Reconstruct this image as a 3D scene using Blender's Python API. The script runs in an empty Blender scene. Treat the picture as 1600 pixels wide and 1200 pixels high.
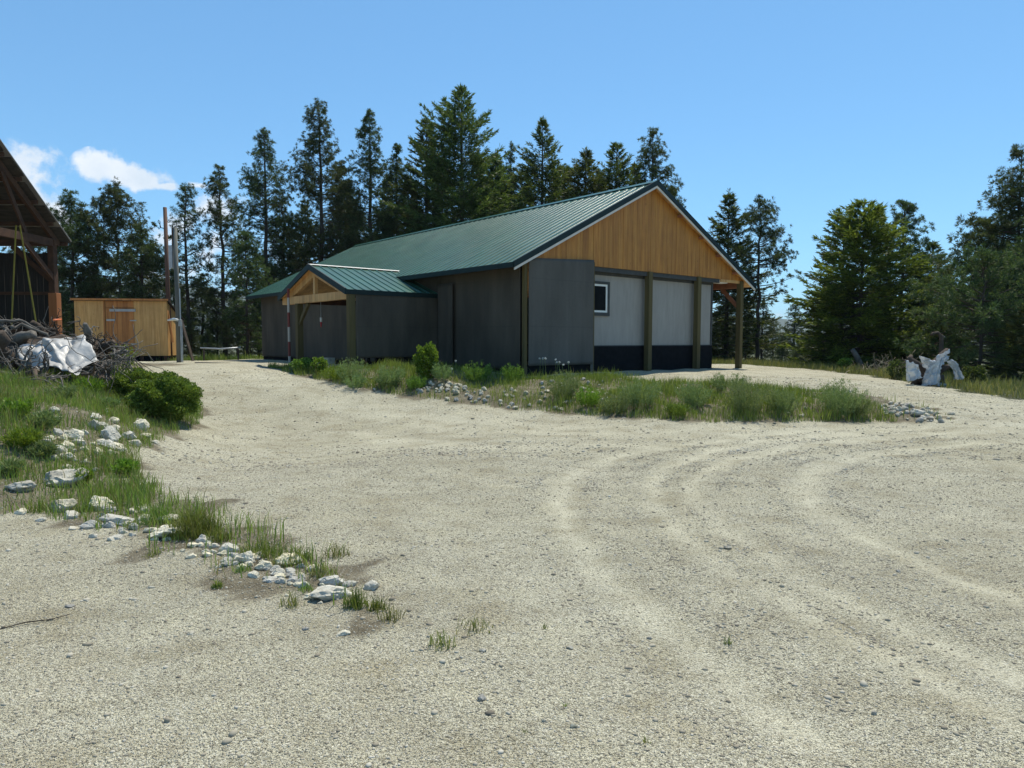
import bpy, math, random
import numpy as np
from mathutils import Vector, Matrix, noise as mnoise
rnd = random.Random(11)
NR = np.random.default_rng(5)
SC = bpy.context.scene
COL = SC.collection
R = math.radians
EYE = 1.6

# ------------------------------------------------------------------ camera
F, PITCH, ROLL = 1081.85, -0.0643, 0.0023
fw = np.array([0, math.cos(PITCH), math.sin(PITCH)])
_r = np.array([1.0, 0, 0]); _u = np.array([0, -math.sin(PITCH), math.cos(PITCH)])
rt = math.cos(ROLL)*_r + math.sin(ROLL)*_u
up = -math.sin(ROLL)*_r + math.cos(ROLL)*_u
cam_d = bpy.data.cameras.new('camera')
cam_d.sensor_width = 36; cam_d.lens = F/1600*36; cam_d.clip_end = 6000; cam_d.clip_start = .05
cam = bpy.data.objects.new('camera', cam_d); COL.objects.link(cam)
M = Matrix.Identity(4)
for i in range(3):
    M[i][0], M[i][1], M[i][2] = rt[i], up[i], -fw[i]
M[2][3] = EYE
cam.matrix_world = M
SC.camera = cam

def ray(px, py):
    return (px-800)/F*rt + (600-py)/F*up + fw
def at_z(px, py, z):
    d = ray(px, py); t = (z-EYE)/d[2]
    return np.array([d[0]*t, d[1]*t, z])
def at_y(px, py, y):
    d = ray(px, py); t = y/d[1]
    return np.array([d[0]*t, y, EYE+d[2]*t])

# ------------------------------------------------------------------ terrain height
_cp = [at_z(x, y, EYE+z) for x, y, z in [
    (800,1190,-1.6),(0,1190,-1.6),(1600,1190,-1.6),(800,900,-1.6),(200,960,-1.6),(1400,900,-1.6),(1600,760,-1.6),
    (1000,720,-1.58),(600,720,-1.54),(400,760,-1.56),(1300,700,-1.56),
    (1370,659,-1.52),(1250,659,-1.5),(1000,657,-1.48),(880,646,-1.44),(750,632,-1.38),(600,613,-1.2),(520,600,-1.05),(450,583,-.9),(480,590,-.95),(430,577,-.82),(400,572,-.83),
    (930,586,-.93),(1110,594,-1.02),(1300,606,-1.12),(1220,600,-1.06),(1480,652,-1.42),(1600,645,-1.38),
    (1180,571,-1.02),(1300,581,-1.1),(1440,601,-1.2),(1600,624,-1.32),
    (310,640,-1.42),(400,605,-1.1),(300,570,-.96),(360,567,-.9),
    (150,640,-.98),(100,600,-.76),(30,590,-.72),(0,620,-.8),(60,660,-1.02),(0,700,-1.22),(0,800,-1.58),(110,720,-1.35),(200,690,-1.45),(130,800,-1.58),
    (215,720,-1.57),(260,690,-1.56),(280,600,-1.05),(200,600,-.92),(260,640,-1.32),(320,655,-1.53),
    (400,870,-1.56),(560,950,-1.6),(260,830,-1.54)]]
_O = np.array([.3052, 17.3997, EYE-.8863]); YAW = .7018
cu = np.array([math.cos(YAW), math.sin(YAW), 0]); cv = np.array([-math.sin(YAW), math.cos(YAW), 0])
for u_, v_ in ((.2,0),(5,.5),(8,1),(9.8,0),(12,3),(5,8),(10,10),(0,8),(-2.6,4.5),(-3,7),(0,14),(5,17),(0,18),(12,17)):
    p = _O+u_*cu+v_*cv; p[2] -= .02
    if u_ > 8: p[2] -= .08
    _cp.append(p)
for x_, y_, z_ in ((-14,21,.85),(-16,15,.9),(-20,10,.8),(-20,2,.3),(-10,3,.05),(-16,29,.64),(-21,29,.66),(-15,33,.5),(10,6,0),(14,9,0),(20,6,0),(20,-8,0),(-20,-8,0),(0,-8,0),(22,16,.2),(30,20,.2),(26,30,-.1),
                   (-18,42,-.2),(-5,42,-.1),(12,42,0),(26,42,-.5),(40,40,-.6),(-35,40,-.4),(-35,20,.5),(0,58,-1.2),(-30,60,-1.3),(30,60,-1.6),(50,10,0),(55,55,-1.6),(-50,55,-1.4),(-50,0,.2),(50,-20,0),(-50,-20,0)):
    _cp.append(np.array([x_, y_, z_]))
_cp = np.array(_cp)
def _phi(r2): return .5*r2*np.log(r2+1e-9)
def _solve():
    P = _cp[:, :2]; n = len(P)
    K = _phi(((P[:, None]-P[None])**2).sum(-1)) + np.eye(n)*.6
    T = np.hstack([np.ones((n, 1)), P])
    A = np.zeros((n+3, n+3)); A[:n, :n] = K; A[:n, n:] = T; A[n:, :n] = T.T
    return np.linalg.solve(A, np.concatenate([_cp[:, 2], np.zeros(3)]))
_w = _solve()
def height(x, y):
    x = np.atleast_1d(np.asarray(x, float)); y = np.atleast_1d(np.asarray(y, float))
    out = np.empty(len(x))
    for a in range(0, len(x), 20000):
        q = np.stack([x[a:a+20000], y[a:a+20000]], 1)
        r2 = ((q[:, None]-_cp[None, :, :2])**2).sum(-1)
        out[a:a+20000] = _phi(r2)@_w[:-3] + _w[-3] + q@_w[-2:]
    d = np.hypot(x, y-15)
    t = np.clip((d-38)/25, 0, 1); t = t*t*(3-2*t)
    far = -1.6 - np.clip(d-60, 0, 400)*.012
    out = np.clip(out, -3, 1.3)*(1-t) + far*t
    # small undulation of the real surface
    out += .018*np.sin(x*1.7+.6*np.sin(y*1.1))*np.sin(y*1.3+x*.4) + .008*np.sin(x*4.1+y*2.2)
    return out
def H(x, y): return float(height([x], [y])[0])
def hit(px, py, far=90):
    d = ray(px, py); ts = np.concatenate([np.linspace(1.5, 30, 900), np.linspace(30.1, far, 600)])
    zz = EYE+d[2]*ts-height(d[0]*ts, d[1]*ts)
    k = np.argmax(zz < 0)
    if zz[k] >= 0: k = len(ts)-1
    t = ts[k]
    return np.array([d[0]*t, d[1]*t, EYE+d[2]*t])
def ground_pt(px, dist):
    d = ray(px, 560); x = d[0]/d[1]*dist
    return np.array([x, dist, H(x, dist)])
def hits(pts): return [hit(*p) for p in pts]

def inside(poly, x, y):
    r = np.zeros(len(x), bool); n = len(poly); j = n-1
    for i in range(n):
        xi, yi, xj, yj = poly[i][0], poly[i][1], poly[j][0], poly[j][1]
        c = ((yi > y) != (yj > y)) & (x < (xj-xi)*(y-yi)/(yj-yi+1e-12)+xi)
        r ^= c; j = i
    return r
def dist_line(pts, x, y):
    best = np.full(len(x), 1e9)
    for a, b in zip(pts[:-1], pts[1:]):
        ax, ay = a[0], a[1]; dx, dy = b[0]-ax, b[1]-ay
        t = np.clip(((x-ax)*dx+(y-ay)*dy)/(dx*dx+dy*dy+1e-9), 0, 1)
        best = np.minimum(best, np.hypot(x-ax-t*dx, y-ay-t*dy))
    return best
def catmull(pts, n=8):
    pts = [np.array(p[:2]) for p in pts]; P = [2*pts[0]-pts[1]]+pts+[2*pts[-1]-pts[-2]]; out = []
    for i in range(1, len(P)-2):
        for k in range(n):
            t = k/n; a, b, c, d = P[i-1:i+3]
            out.append(.5*((2*b)+(c-a)*t+(2*a-5*b+4*c-d)*t*t+(3*b-a-3*c+d)*t**3))
    out.append(pts[-1]); return out

POLY_L = hits([(0,806),(60,806),(130,822),(230,852),(310,888),(400,912),(470,937),(540,966),(602,968),(592,935),(540,905),(470,862),(400,822),(350,795),(262,785),(218,745),(214,712),(245,690),(305,668),(318,640),(300,612),(250,588),(205,575)])
POLY_L = POLY_L + [np.array([-9.5,17]), np.array([-11.2,26]), np.array([-30,26]), np.array([-30,5])]
POLY_C = hits([(448,583),(520,599),(600,614),(680,625),(750,634),(850,645),(950,652),(1050,658),(1150,660),(1250,660),(1370,660),(1480,658),(1490,650),(1400,628),(1330,615)])
POLY_C = POLY_C + hits([(1230,613),(1110,606),(1010,600),(945,592),(885,585)]) + [p for p in (_O+1.2*cu-1.0*cv, _O-.3*cu-.5*cv, _O-.5*cu+3.4*cv, _O-3.2*cu+3.6*cv, _O-3.6*cu+8*cv)]
TREE_EDGE = catmull([ _O+11*cu+19*cv, hit(1150,569)]+hits([(1180,571),(1300,581),(1440,601),(1600,624)])+[np.array([17,12.5]),np.array([26,8]),np.array([60,0])], 6)
POLY_T = [np.array(p) for p in TREE_EDGE]+[np.array([90,0]), np.array([90,200]), np.array([-90,200]), np.array([-90,31]), np.array([-19.5,31]), np.array([-15,30.6]), np.array([-9.5,31.5]), _O-1.2*cu+19.2*cv]

# ------------------------------------------------------------------ materials
def mat(name):
    m = bpy.data.materials.new(name); m.use_nodes = True
    nt = m.node_tree; b = nt.nodes['Principled BSDF']
    return m, nt, b
def N(nt, t, **kw):
    n = nt.nodes.new(t)
    for k, v in kw.items():
        if k in n.inputs: n.inputs[k].default_value = v
        else: setattr(n, k, v)
    return n
def ramp(nt, fac, stops, interp='LINEAR'):
    r = nt.nodes.new('ShaderNodeValToRGB'); e = r.color_ramp.elements; r.color_ramp.interpolation = interp
    while len(e) > 1: e.remove(e[-1])
    e[0].position, e[0].color = stops[0][0], (*stops[0][1], 1)
    for p, c in stops[1:]:
        q = e.new(p); q.color = (*c, 1)
    nt.links.new(fac, r.inputs[0]); return r.outputs[0]
def mixc(nt, fac, a, b, mode='MIX'):
    n = nt.nodes.new('ShaderNodeMix'); n.data_type = 'RGBA'; n.blend_type = mode
    for s, v in ((n.inputs[0], fac), (n.inputs[6], a), (n.inputs[7], b)):
        if hasattr(v, 'is_output'): nt.links.new(v, s)
        elif isinstance(v, (int, float)): s.default_value = v
        else: s.default_value = (*v, 1)
    return n.outputs[2]
def math_n(nt, op, a, b=0., clamp=False):
    n = nt.nodes.new('ShaderNodeMath'); n.operation = op; n.use_clamp = clamp
    for s, v in ((n.inputs[0], a), (n.inputs[1], b)):
        if hasattr(v, 'is_output'): nt.links.new(v, s)
        else: s.default_value = v
    return n.outputs[0]
def coords(nt, kind='Object', scale=(1,1,1)):
    t = nt.nodes.new('ShaderNodeTexCoord'); m = nt.nodes.new('ShaderNodeMapping')
    m.inputs['Scale'].default_value = scale
    nt.links.new(t.outputs[kind], m.inputs[0]); return m.outputs[0]
def noise_t(nt, vec, scale, detail=3, rough=.55):
    n = N(nt, 'ShaderNodeTexNoise', Scale=scale, Detail=detail, Roughness=rough)
    if vec is not None: nt.links.new(vec, n.inputs['Vector'])
    return n.outputs['Fac']
def bump(nt, b, h, strength=.3, dist=.01, prev=None):
    n = N(nt, 'ShaderNodeBump', Strength=strength, Distance=dist); nt.links.new(h, n.inputs['Height'])
    if prev: nt.links.new(prev, n.inputs['Normal'])
    if b: nt.links.new(n.outputs[0], b.inputs['Normal'])
    return n.outputs[0]

def simple(name, c1, c2, scale=6, rough=.7, metal=0, bumps=.2, stretch=(1,1,1), bscale=None, bd=.006, spec=.5):
    m, nt, b = mat(name); v = coords(nt, 'Object', stretch)
    n = noise_t(nt, v, scale, 5, .6)
    nt.links.new(ramp(nt, n, [(.3, c1), (.7, c2)]), b.inputs['Base Color'])
    b.inputs['Roughness'].default_value = rough; b.inputs['Metallic'].default_value = metal
    b.inputs['Specular IOR Level'].default_value = spec
    if bumps: bump(nt, b, noise_t(nt, v, bscale or scale*4, 4, .6), bumps, bd)
    return m

def m_ground():
    m, nt, b = mat('gravel_and_soil'); L = nt.links
    v = coords(nt, 'Object')
    big = noise_t(nt, v, .35, 4, .6); mid = noise_t(nt, v, 2.2, 5, .6); fine = noise_t(nt, v, 40, 3, .7)
    stone = N(nt, 'ShaderNodeTexVoronoi', Scale=185.0, Randomness=1.0); L.new(v, stone.inputs['Vector'])
    stone2 = N(nt, 'ShaderNodeTexVoronoi', Scale=75.0, Randomness=1.0); L.new(v, stone2.inputs['Vector'])
    sep = N(nt, 'ShaderNodeSeparateColor'); L.new(stone.outputs['Color'], sep.inputs[0])
    sep2 = N(nt, 'ShaderNodeSeparateColor'); L.new(stone2.outputs['Color'], sep2.inputs[0])
    c = ramp(nt, sep.outputs[0], [(0, (.16,.146,.106)), (.2, (.415,.393,.295)), (.6, (.53,.506,.393)), (.88, (.60,.578,.465)), (1, (.73,.71,.62))])
    c = mixc(nt, math_n(nt, 'MULTIPLY', math_n(nt, 'GREATER_THAN', sep2.outputs[1], .82), .75), c, ramp(nt, sep2.outputs[0], [(0, (.17,.16,.125)), (.5, (.42,.38,.28)), (1, (.64,.62,.53))]))
    c = mixc(nt, .8, c, ramp(nt, mid, [(.3, (.80,.76,.68)), (.5, (1,1,1)), (.72, (1.12,1.11,1.06))]), 'MULTIPLY')
    c = mixc(nt, .9, c, ramp(nt, big, [(.3, (.86,.83,.76)), (.65, (1.05,1.04,1.01))]), 'MULTIPLY')
    tr = N(nt, 'ShaderNodeAttribute', attribute_name='track').outputs['Fac']
    tm = math_n(nt, 'MULTIPLY', tr, ramp(nt, mid, [(.25, (.55,.55,.55)), (.6, (1,1,1))]), True)
    dust = mixc(nt, fine, (.41,.392,.296), (.49,.47,.365))
    c = mixc(nt, math_n(nt, 'MULTIPLY', tm, .45), c, dust)
    dp = N(nt, 'ShaderNodeAttribute', attribute_name='soil').outputs['Fac']
    soil = ramp(nt, noise_t(nt, v, 5, 5, .7), [(.3, (.075,.06,.038)), (.5, (.17,.14,.09)), (.7, (.27,.24,.17))])
    c = mixc(nt, math_n(nt, 'MULTIPLY', dp, .85), c, soil)
    dr = noise_t(nt, coords(nt, 'Object', (.55,1.3,1)), 1.6, 6, .68)
    c = mixc(nt, .75, c, ramp(nt, dr, [(.36, (.83,.81,.77)), (.5, (1,1,1)), (.66, (1.07,1.06,1.04))]), 'MULTIPLY')
    fo = N(nt, 'ShaderNodeAttribute', attribute_name='forest').outputs['Fac']
    fl = ramp(nt, noise_t(nt, v, 1.5, 6, .7), [(.3, (.03,.04,.015)), (.5, (.065,.075,.03)), (.7, (.13,.11,.06))])
    c = mixc(nt, fo, c, fl)
    L.new(c, b.inputs['Base Color']); b.inputs['Roughness'].default_value = .95; b.inputs['Specular IOR Level'].default_value = .2
    inv = math_n(nt, 'SUBTRACT', 1, tm)
    # coarse drifts: patches of darker, rougher gravel drawn out along the lanes
    h1 = math_n(nt, 'MULTIPLY', stone.outputs['Distance'], -1.0)
    n1 = bump(nt, None, mid, .35, .05)
    n2 = N(nt, 'ShaderNodeBump', Distance=.012); L.new(math_n(nt, 'MULTIPLY_ADD', inv, .7), n2.inputs['Strength'])
    n2.inputs['Strength'].default_value = .8
    L.new(h1, n2.inputs['Height']); L.new(n1, n2.inputs['Normal'])
    st = math_n(nt, 'ADD', math_n(nt, 'MULTIPLY', inv, .38), .46); L.new(st, n2.inputs['Strength'])
    bump(nt, b, math_n(nt, 'MULTIPLY', stone2.outputs['Distance'], -1.), .5, .02, n2.outputs[0])
    return m

def leafmat(name, stops, trans=.25, rough=.6, nscale=1.2, spec=.2):
    m, nt, b = mat(name); L = nt.links
    g = nt.nodes.new('ShaderNodeNewGeometry'); oi = nt.nodes.new('ShaderNodeObjectInfo')
    v = coords(nt, 'Object'); n = noise_t(nt, v, nscale, 3, .6)
    f = math_n(nt, 'ADD', math_n(nt, 'MULTIPLY', g.outputs['Random Per Island'], .45), math_n(nt, 'MULTIPLY', n, .55))
    c = ramp(nt, f, stops)
    hs = N(nt, 'ShaderNodeHueSaturation'); L.new(c, hs.inputs['Color'])
    L.new(math_n(nt, 'ADD', math_n(nt, 'MULTIPLY', oi.outputs['Random'], .05), .475), hs.inputs['Hue'])
    L.new(math_n(nt, 'ADD', math_n(nt, 'MULTIPLY', oi.outputs['Random'], .4), .8), hs.inputs['Value'])
    c = hs.outputs[0]
    L.new(c, b.inputs['Base Color']); b.inputs['Roughness'].default_value = rough; b.inputs['Specular IOR Level'].default_value = spec
    t = nt.nodes.new('ShaderNodeBsdfTranslucent'); L.new(mixc(nt, 1., c, (1.3,1.35,.7), 'MULTIPLY'), t.inputs[0])
    mx = nt.nodes.new('ShaderNodeMixShader'); mx.inputs[0].default_value = trans
    L.new(b.outputs[0], mx.inputs[1]); L.new(t.outputs[0], mx.inputs[2])
    L.new(mx.outputs[0], nt.nodes['Material Output'].inputs[0]); return m

def m_plywood(name, c1, c2, c3, grain=(1,1,.06), seam=None):
    m, nt, b = mat(name); L = nt.links
    v = coords(nt, 'Object', grain); n = noise_t(nt, v, 14, 6, .65); n2 = noise_t(nt, coords(nt, 'Object'), 2.2, 4, .6)
    w = noise_t(nt, coords(nt, 'Object', (1,1,.02)), 5, 2, .5)
    c = ramp(nt, n, [(.28, c1), (.5, c2), (.72, c3)])
    c = mixc(nt, .55, c, ramp(nt, w, [(.35, (.72,.66,.6)), (.5, (1,1,1)), (.66, (1.14,1.1,1.05))]), 'MULTIPLY')
    c = mixc(nt, .4, c, ramp(nt, n2, [(.3, (.75,.72,.68)), (.6, (1.08,1.08,1.08))]), 'MULTIPLY')
    kn = N(nt, 'ShaderNodeTexVoronoi', Scale=3.1); L.new(coords(nt, 'Object', (1,1,.5)), kn.inputs['Vector'])
    c = mixc(nt, ramp(nt, kn.outputs['Distance'], [(.03, (.8,.8,.8)), (.075, (0,0,0))]), c, (c1[0]*.55, c1[1]*.5, c1[2]*.5))
    L.new(c, b.inputs['Base Color']); b.inputs['Roughness'].default_value = .65
    bump(nt, b, n, .25, .004)
    return m

def m_roof(name, col):
    m, nt, b = mat(name); L = nt.links; v = coords(nt, 'Object')
    n = noise_t(nt, v, .9, 4, .6); st = noise_t(nt, coords(nt, 'Object', (.3,6,1)), 3, 4, .6)
    c = mixc(nt, .35, ramp(nt, n, [(.3, tuple(k*.82 for k in col)), (.7, tuple(k*1.15 for k in col))]), ramp(nt, st, [(.3, (.75,.75,.75)), (.7, (1.2,1.2,1.2))]), 'MULTIPLY')
    L.new(c, b.inputs['Base Color']); b.inputs['Specular IOR Level'].default_value = .45
    L.new(ramp(nt, st, [(.2, (.26,.26,.26)), (.8, (.4,.4,.4))]), b.inputs['Roughness'])
    bump(nt, b, n, .12, .02)
    return m

def m_tarp(name, c1, c2, rough=.75, wr=.5, sc=1.6):
    m, nt, b = mat(name); L = nt.links; v = coords(nt, 'Object', (1,1,.35))
    n = noise_t(nt, v, sc, 4, .55)
    weave = N(nt, 'ShaderNodeTexNoise', Scale=90.0, Detail=2.0); L.new(coords(nt, 'Object', (1,1,.3)), weave.inputs['Vector'])
    c = ramp(nt, n, [(.3, c1), (.7, c2)])
    stk = noise_t(nt, coords(nt, 'Object', (3,3,.12)), 2.0, 4, .6)
    c = mixc(nt, .5, c, ramp(nt, stk, [(.3, (.78,.78,.78)), (.55, (1,1,1)), (.75, (1.2,1.19,1.16))]), 'MULTIPLY')
    c = mixc(nt, .35, c, ramp(nt, weave.outputs['Fac'], [(.35, (.75,.75,.75)), (.65, (1.15,1.15,1.15))]), 'MULTIPLY')
    sx_ = N(nt, 'ShaderNodeSeparateXYZ'); L.new(coords(nt, 'Object'), sx_.inputs[0])
    lap = math_n(nt, 'LESS_THAN', math_n(nt, 'FRACT', math_n(nt, 'MULTIPLY', sx_.outputs[2], .83)), .022)
    c = mixc(nt, math_n(nt, 'MULTIPLY', lap, .14), c, (.03,.028,.025))
    L.new(c, b.inputs['Base Color']); b.inputs['Roughness'].default_value = rough; b.inputs['Specular IOR Level'].default_value = .3
    bump(nt, b, noise_t(nt, v, sc*2.2, 3, .5), wr, .06)
    return m

def m_stone(name, stops):
    m, nt, b = mat(name); L = nt.links; v = coords(nt, 'Object'); oi = nt.nodes.new('ShaderNodeObjectInfo')
    n = noise_t(nt, v, 2.2, 6, .7); f = noise_t(nt, v, 14, 5, .7)
    c = ramp(nt, n, stops)
    c = mixc(nt, .6, c, ramp(nt, f, [(.32, (.55,.54,.52)), (.5, (1,1,1)), (.7, (1.15,1.14,1.1))]), 'MULTIPLY')
    hs = N(nt, 'ShaderNodeHueSaturation'); L.new(c, hs.inputs['Color'])
    L.new(math_n(nt, 'ADD', math_n(nt, 'MULTIPLY', oi.outputs['Random'], .5), .75), hs.inputs['Value'])
    L.new(math_n(nt, 'ADD', math_n(nt, 'MULTIPLY', oi.outputs['Random'], .9), .5), hs.inputs['Saturation'])
    L.new(hs.outputs[0], b.inputs['Base Color']); b.inputs['Roughness'].default_value = .9; b.inputs['Specular IOR Level'].default_value = .25
    bump(nt, b, f, .5, .03); return m

def m_pole_stripes():
    m, nt, b = mat('red_white_stripes'); v = coords(nt, 'Object')
    s = N(nt, 'ShaderNodeSeparateXYZ'); nt.links.new(v, s.inputs[0])
    t = math_n(nt, 'GREATER_THAN', math_n(nt, 'FRACT', math_n(nt, 'MULTIPLY', s.outputs[2], 1.15)), .5)
    c = mixc(nt, t, (.42,.38,.33), (.17,.03,.022)); nt.links.new(c, b.inputs['Base Color']); b.inputs['Roughness'].default_value = .6
    return m
def m_plastic(name, c1, c2, trans=.25, rough=.28, clear=0.):
    m, nt, b = mat(name); L = nt.links; v = coords(nt, 'Object'); n = noise_t(nt, v, 3.5, 4, .6)
    L.new(ramp(nt, n, [(.3, c1), (.7, c2)]), b.inputs['Base Color']); b.inputs['Roughness'].default_value = rough
    bump(nt, b, noise_t(nt, v, 6, 3, .5), .5, .05)
    t = N(nt, 'ShaderNodeBsdfTranslucent', Color=(*c2, 1)); mx = nt.nodes.new('ShaderNodeMixShader'); mx.inputs[0].default_value = trans
    L.new(b.outputs[0], mx.inputs[1]); L.new(t.outputs[0], mx.inputs[2])
    if clear:
        tp_ = nt.nodes.new('ShaderNodeBsdfTransparent'); m2 = nt.nodes.new('ShaderNodeMixShader')
        L.new(ramp(nt, noise_t(nt, v, 4, 3, .6), [(.35, (clear*.3,)*3), (.65, (clear*1.5,)*3)]), m2.inputs[0])
        L.new(mx.outputs[0], m2.inputs[1]); L.new(tp_.outputs[0], m2.inputs[2]); mx = m2
    L.new(mx.outputs[0], nt.nodes['Material Output'].inputs[0])
    return m

G = {}
G['ground'] = m_ground()
G['pine'] = leafmat('pine_needles', [(.25, (.032,.052,.022)), (.5, (.064,.092,.039)), (.72, (.12,.145,.06)), (.9, (.20,.21,.095))], .3, .55)
G['fir'] = leafmat('fir_sprays', [(.25, (.031,.048,.015)), (.5, (.068,.092,.028)), (.75, (.15,.172,.055))], .36, .5)
G['firbright'] = leafmat('bright_fir_sprays', [(.25, (.048,.085,.018)), (.5, (.11,.175,.036)), (.75, (.235,.32,.066))], .42, .5)
G['grass'] = leafmat('grass_blades', [(.2, (.07,.12,.022)), (.45, (.13,.19,.042)), (.65, (.22,.26,.075)), (.85, (.36,.34,.16))], .35, .55, .8)
G['weeds'] = leafmat('weed_blades', [(.2, (.085,.135,.026)), (.45, (.16,.22,.05)), (.7, (.25,.31,.08)), (.9, (.34,.37,.13))], .35, .55, .8)
G['drygrass'] = leafmat('dry_grass_blades', [(.2, (.10,.13,.035)), (.5, (.2,.21,.075)), (.8, (.34,.29,.15))], .3, .6, .8)
G['sage'] = leafmat('sage_leaves', [(.2, (.095,.15,.055)), (.5, (.19,.255,.10)), (.8, (.32,.37,.18))], .25, .65, 2)
G['shrub'] = leafmat('shrub_leaves', [(.2, (.06,.105,.017)), (.5, (.135,.20,.036)), (.8, (.25,.32,.07))], .3, .4, 2)
G['lime'] = leafmat('bright_shrub_leaves', [(.2, (.08,.16,.02)), (.5, (.15,.26,.035)), (.8, (.26,.36,.06))], .35, .45, 2)
G['bark'] = simple('bark', (.035,.026,.02), (.10,.075,.055), 5, .95, 0, .8, (1,1,.25), 14, .03)
G['drift'] = simple('weathered_wood', (.045,.038,.032), (.19,.17,.145), 5, .9, 0, .6, (1,1,1), 18, .02)
G['root'] = simple('dark_root_wood', (.03,.022,.016), (.10,.07,.05), 4, .95, 0, .7, (1,1,1), 14, .03)
G['straw'] = simple('dead_brush', (.14,.11,.075), (.33,.28,.2), 4, .9, 0, 0)
G['ply'] = m_plywood('gable_plywood', (.27,.10,.014), (.405,.172,.028), (.50,.24,.048))
G['shedply'] = m_plywood('shed_plywood', (.42,.22,.07), (.58,.33,.115), (.68,.42,.17))
G['sheddoor'] = m_plywood('shed_door_boards', (.30,.115,.03), (.44,.18,.05), (.54,.26,.08))
G['lumber'] = m_plywood('fresh_lumber', (.42,.22,.08), (.58,.34,.13), (.66,.42,.18))
G['post'] = simple('treated_post', (.07,.052,.016), (.12,.092,.032), 5, .85, 0, .4, (1,1,.08), 20)
G['redwood'] = simple('red_stained_beam', (.20,.075,.035), (.34,.13,.06), 5, .8, 0, .3, (1,1,1), 20)
G['barnwood'] = simple('old_barn_timber', (.042,.019,.010), (.095,.043,.02), 4, .9, 0, .5, (1,1,1), 16)
G['barnpost_sunlit'] = simple('sunlit_barn_post', (.27,.09,.026), (.38,.145,.05), 3, .8, 0, .4, (1,1,.1), 16)  # sunlight on the lower corner post is put into this orange
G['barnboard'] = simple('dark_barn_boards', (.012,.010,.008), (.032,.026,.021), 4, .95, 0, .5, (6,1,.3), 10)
G['sheath'] = simple('roof_sheathing', (.025,.021,.017), (.07,.058,.047), 4, .9, 0, .4, (1,4,1), 10)
G['tin'] = simple('galvanised_roof', (.25,.24,.23), (.38,.36,.34), 3, .5, .5, .2)
G['green'] = m_roof('green_metal_roof', (.024,.088,.054))
G['greentrim'] = simple('green_trim', (.006,.016,.016), (.010,.024,.023), 3, .55, 0, .05, spec=.25)
G['whitetrim'] = simple('pale_trim', (.55,.52,.47), (.68,.65,.6), 4, .6, 0, .1)
G['whitewall'] = simple('white_siding', (.27,.248,.22), (.33,.305,.27), 8, .75, 0, .3, (1,1,.2), 40, .004)
G['greytrim'] = simple('grey_trim', (.05,.052,.05), (.075,.077,.075), 6, .8, 0, .1, spec=.2)
G['black'] = simple('black_skirting', (.006,.007,.008), (.012,.013,.015), 5, .9, 0, .2, spec=.1)
G['wrap_front'] = m_tarp('grey_sheeting', (.08,.073,.063), (.122,.113,.099), .8, .25, 1.2)
G['wrap_side'] = m_tarp('brown_grey_sheeting', (.052,.043,.032), (.094,.079,.059), .8, .4, 1.4)
G['glass'] = simple('dark_glass', (.004,.004,.005), (.008,.008,.009), 3, .12, 0, 0, spec=.03)
G['frame'] = simple('vinyl_frame', (.7,.69,.64), (.78,.77,.72), 6, .4, 0, 0)
G['polegrey'] = simple('grey_pole_wood', (.10,.10,.085), (.17,.17,.145), 4, .9, 0, .5, (2,2,.1), 12)
G['polebrown'] = simple('brown_pole_wood', (.08,.042,.028), (.15,.075,.05), 4, .9, 0, .5, (2,2,.1), 12)
G['metalgrey'] = simple('grey_metal', (.38,.4,.41), (.5,.52,.53), 6, .45, .5, .05)
G['stripe'] = m_pole_stripes()
G['yellow'] = simple('yellow_strap', (.17,.15,.018), (.24,.21,.03), 8, .6, 0, .1)
G['orange'] = simple('orange_plastic', (.75,.16,.05), (.85,.22,.07), 8, .5, 0, 0)
G['silver'] = m_plastic('silver_sheet', (.37,.355,.33), (.52,.50,.47), .06, .42)
G['clear'] = m_plastic('milky_plastic', (.42,.45,.48), (.66,.69,.72), .22, .18, .32)
G['stone'] = m_stone('pale_fieldstone', [(.3, (.40,.36,.27)), (.5, (.60,.56,.45)), (.7, (.76,.73,.63))])
G['cobble'] = m_stone('grey_cobble', [(.3, (.23,.205,.16)), (.5, (.42,.39,.315)), (.7, (.64,.61,.52))])
G['pebble'] = leafmat('pebbles', [(.1, (.12,.108,.085)), (.35, (.30,.275,.20)), (.6, (.44,.415,.315)), (.85, (.62,.60,.51))], 0, .95, 3)
G['flowerwhite'] = simple('white_seedheads', (.6,.6,.56), (.75,.75,.7), 10, .8, 0, 0)
G['hill'] = simple('distant_hill', (.03,.05,.03), (.06,.08,.045), .02, .95, 0, 0)

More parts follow.
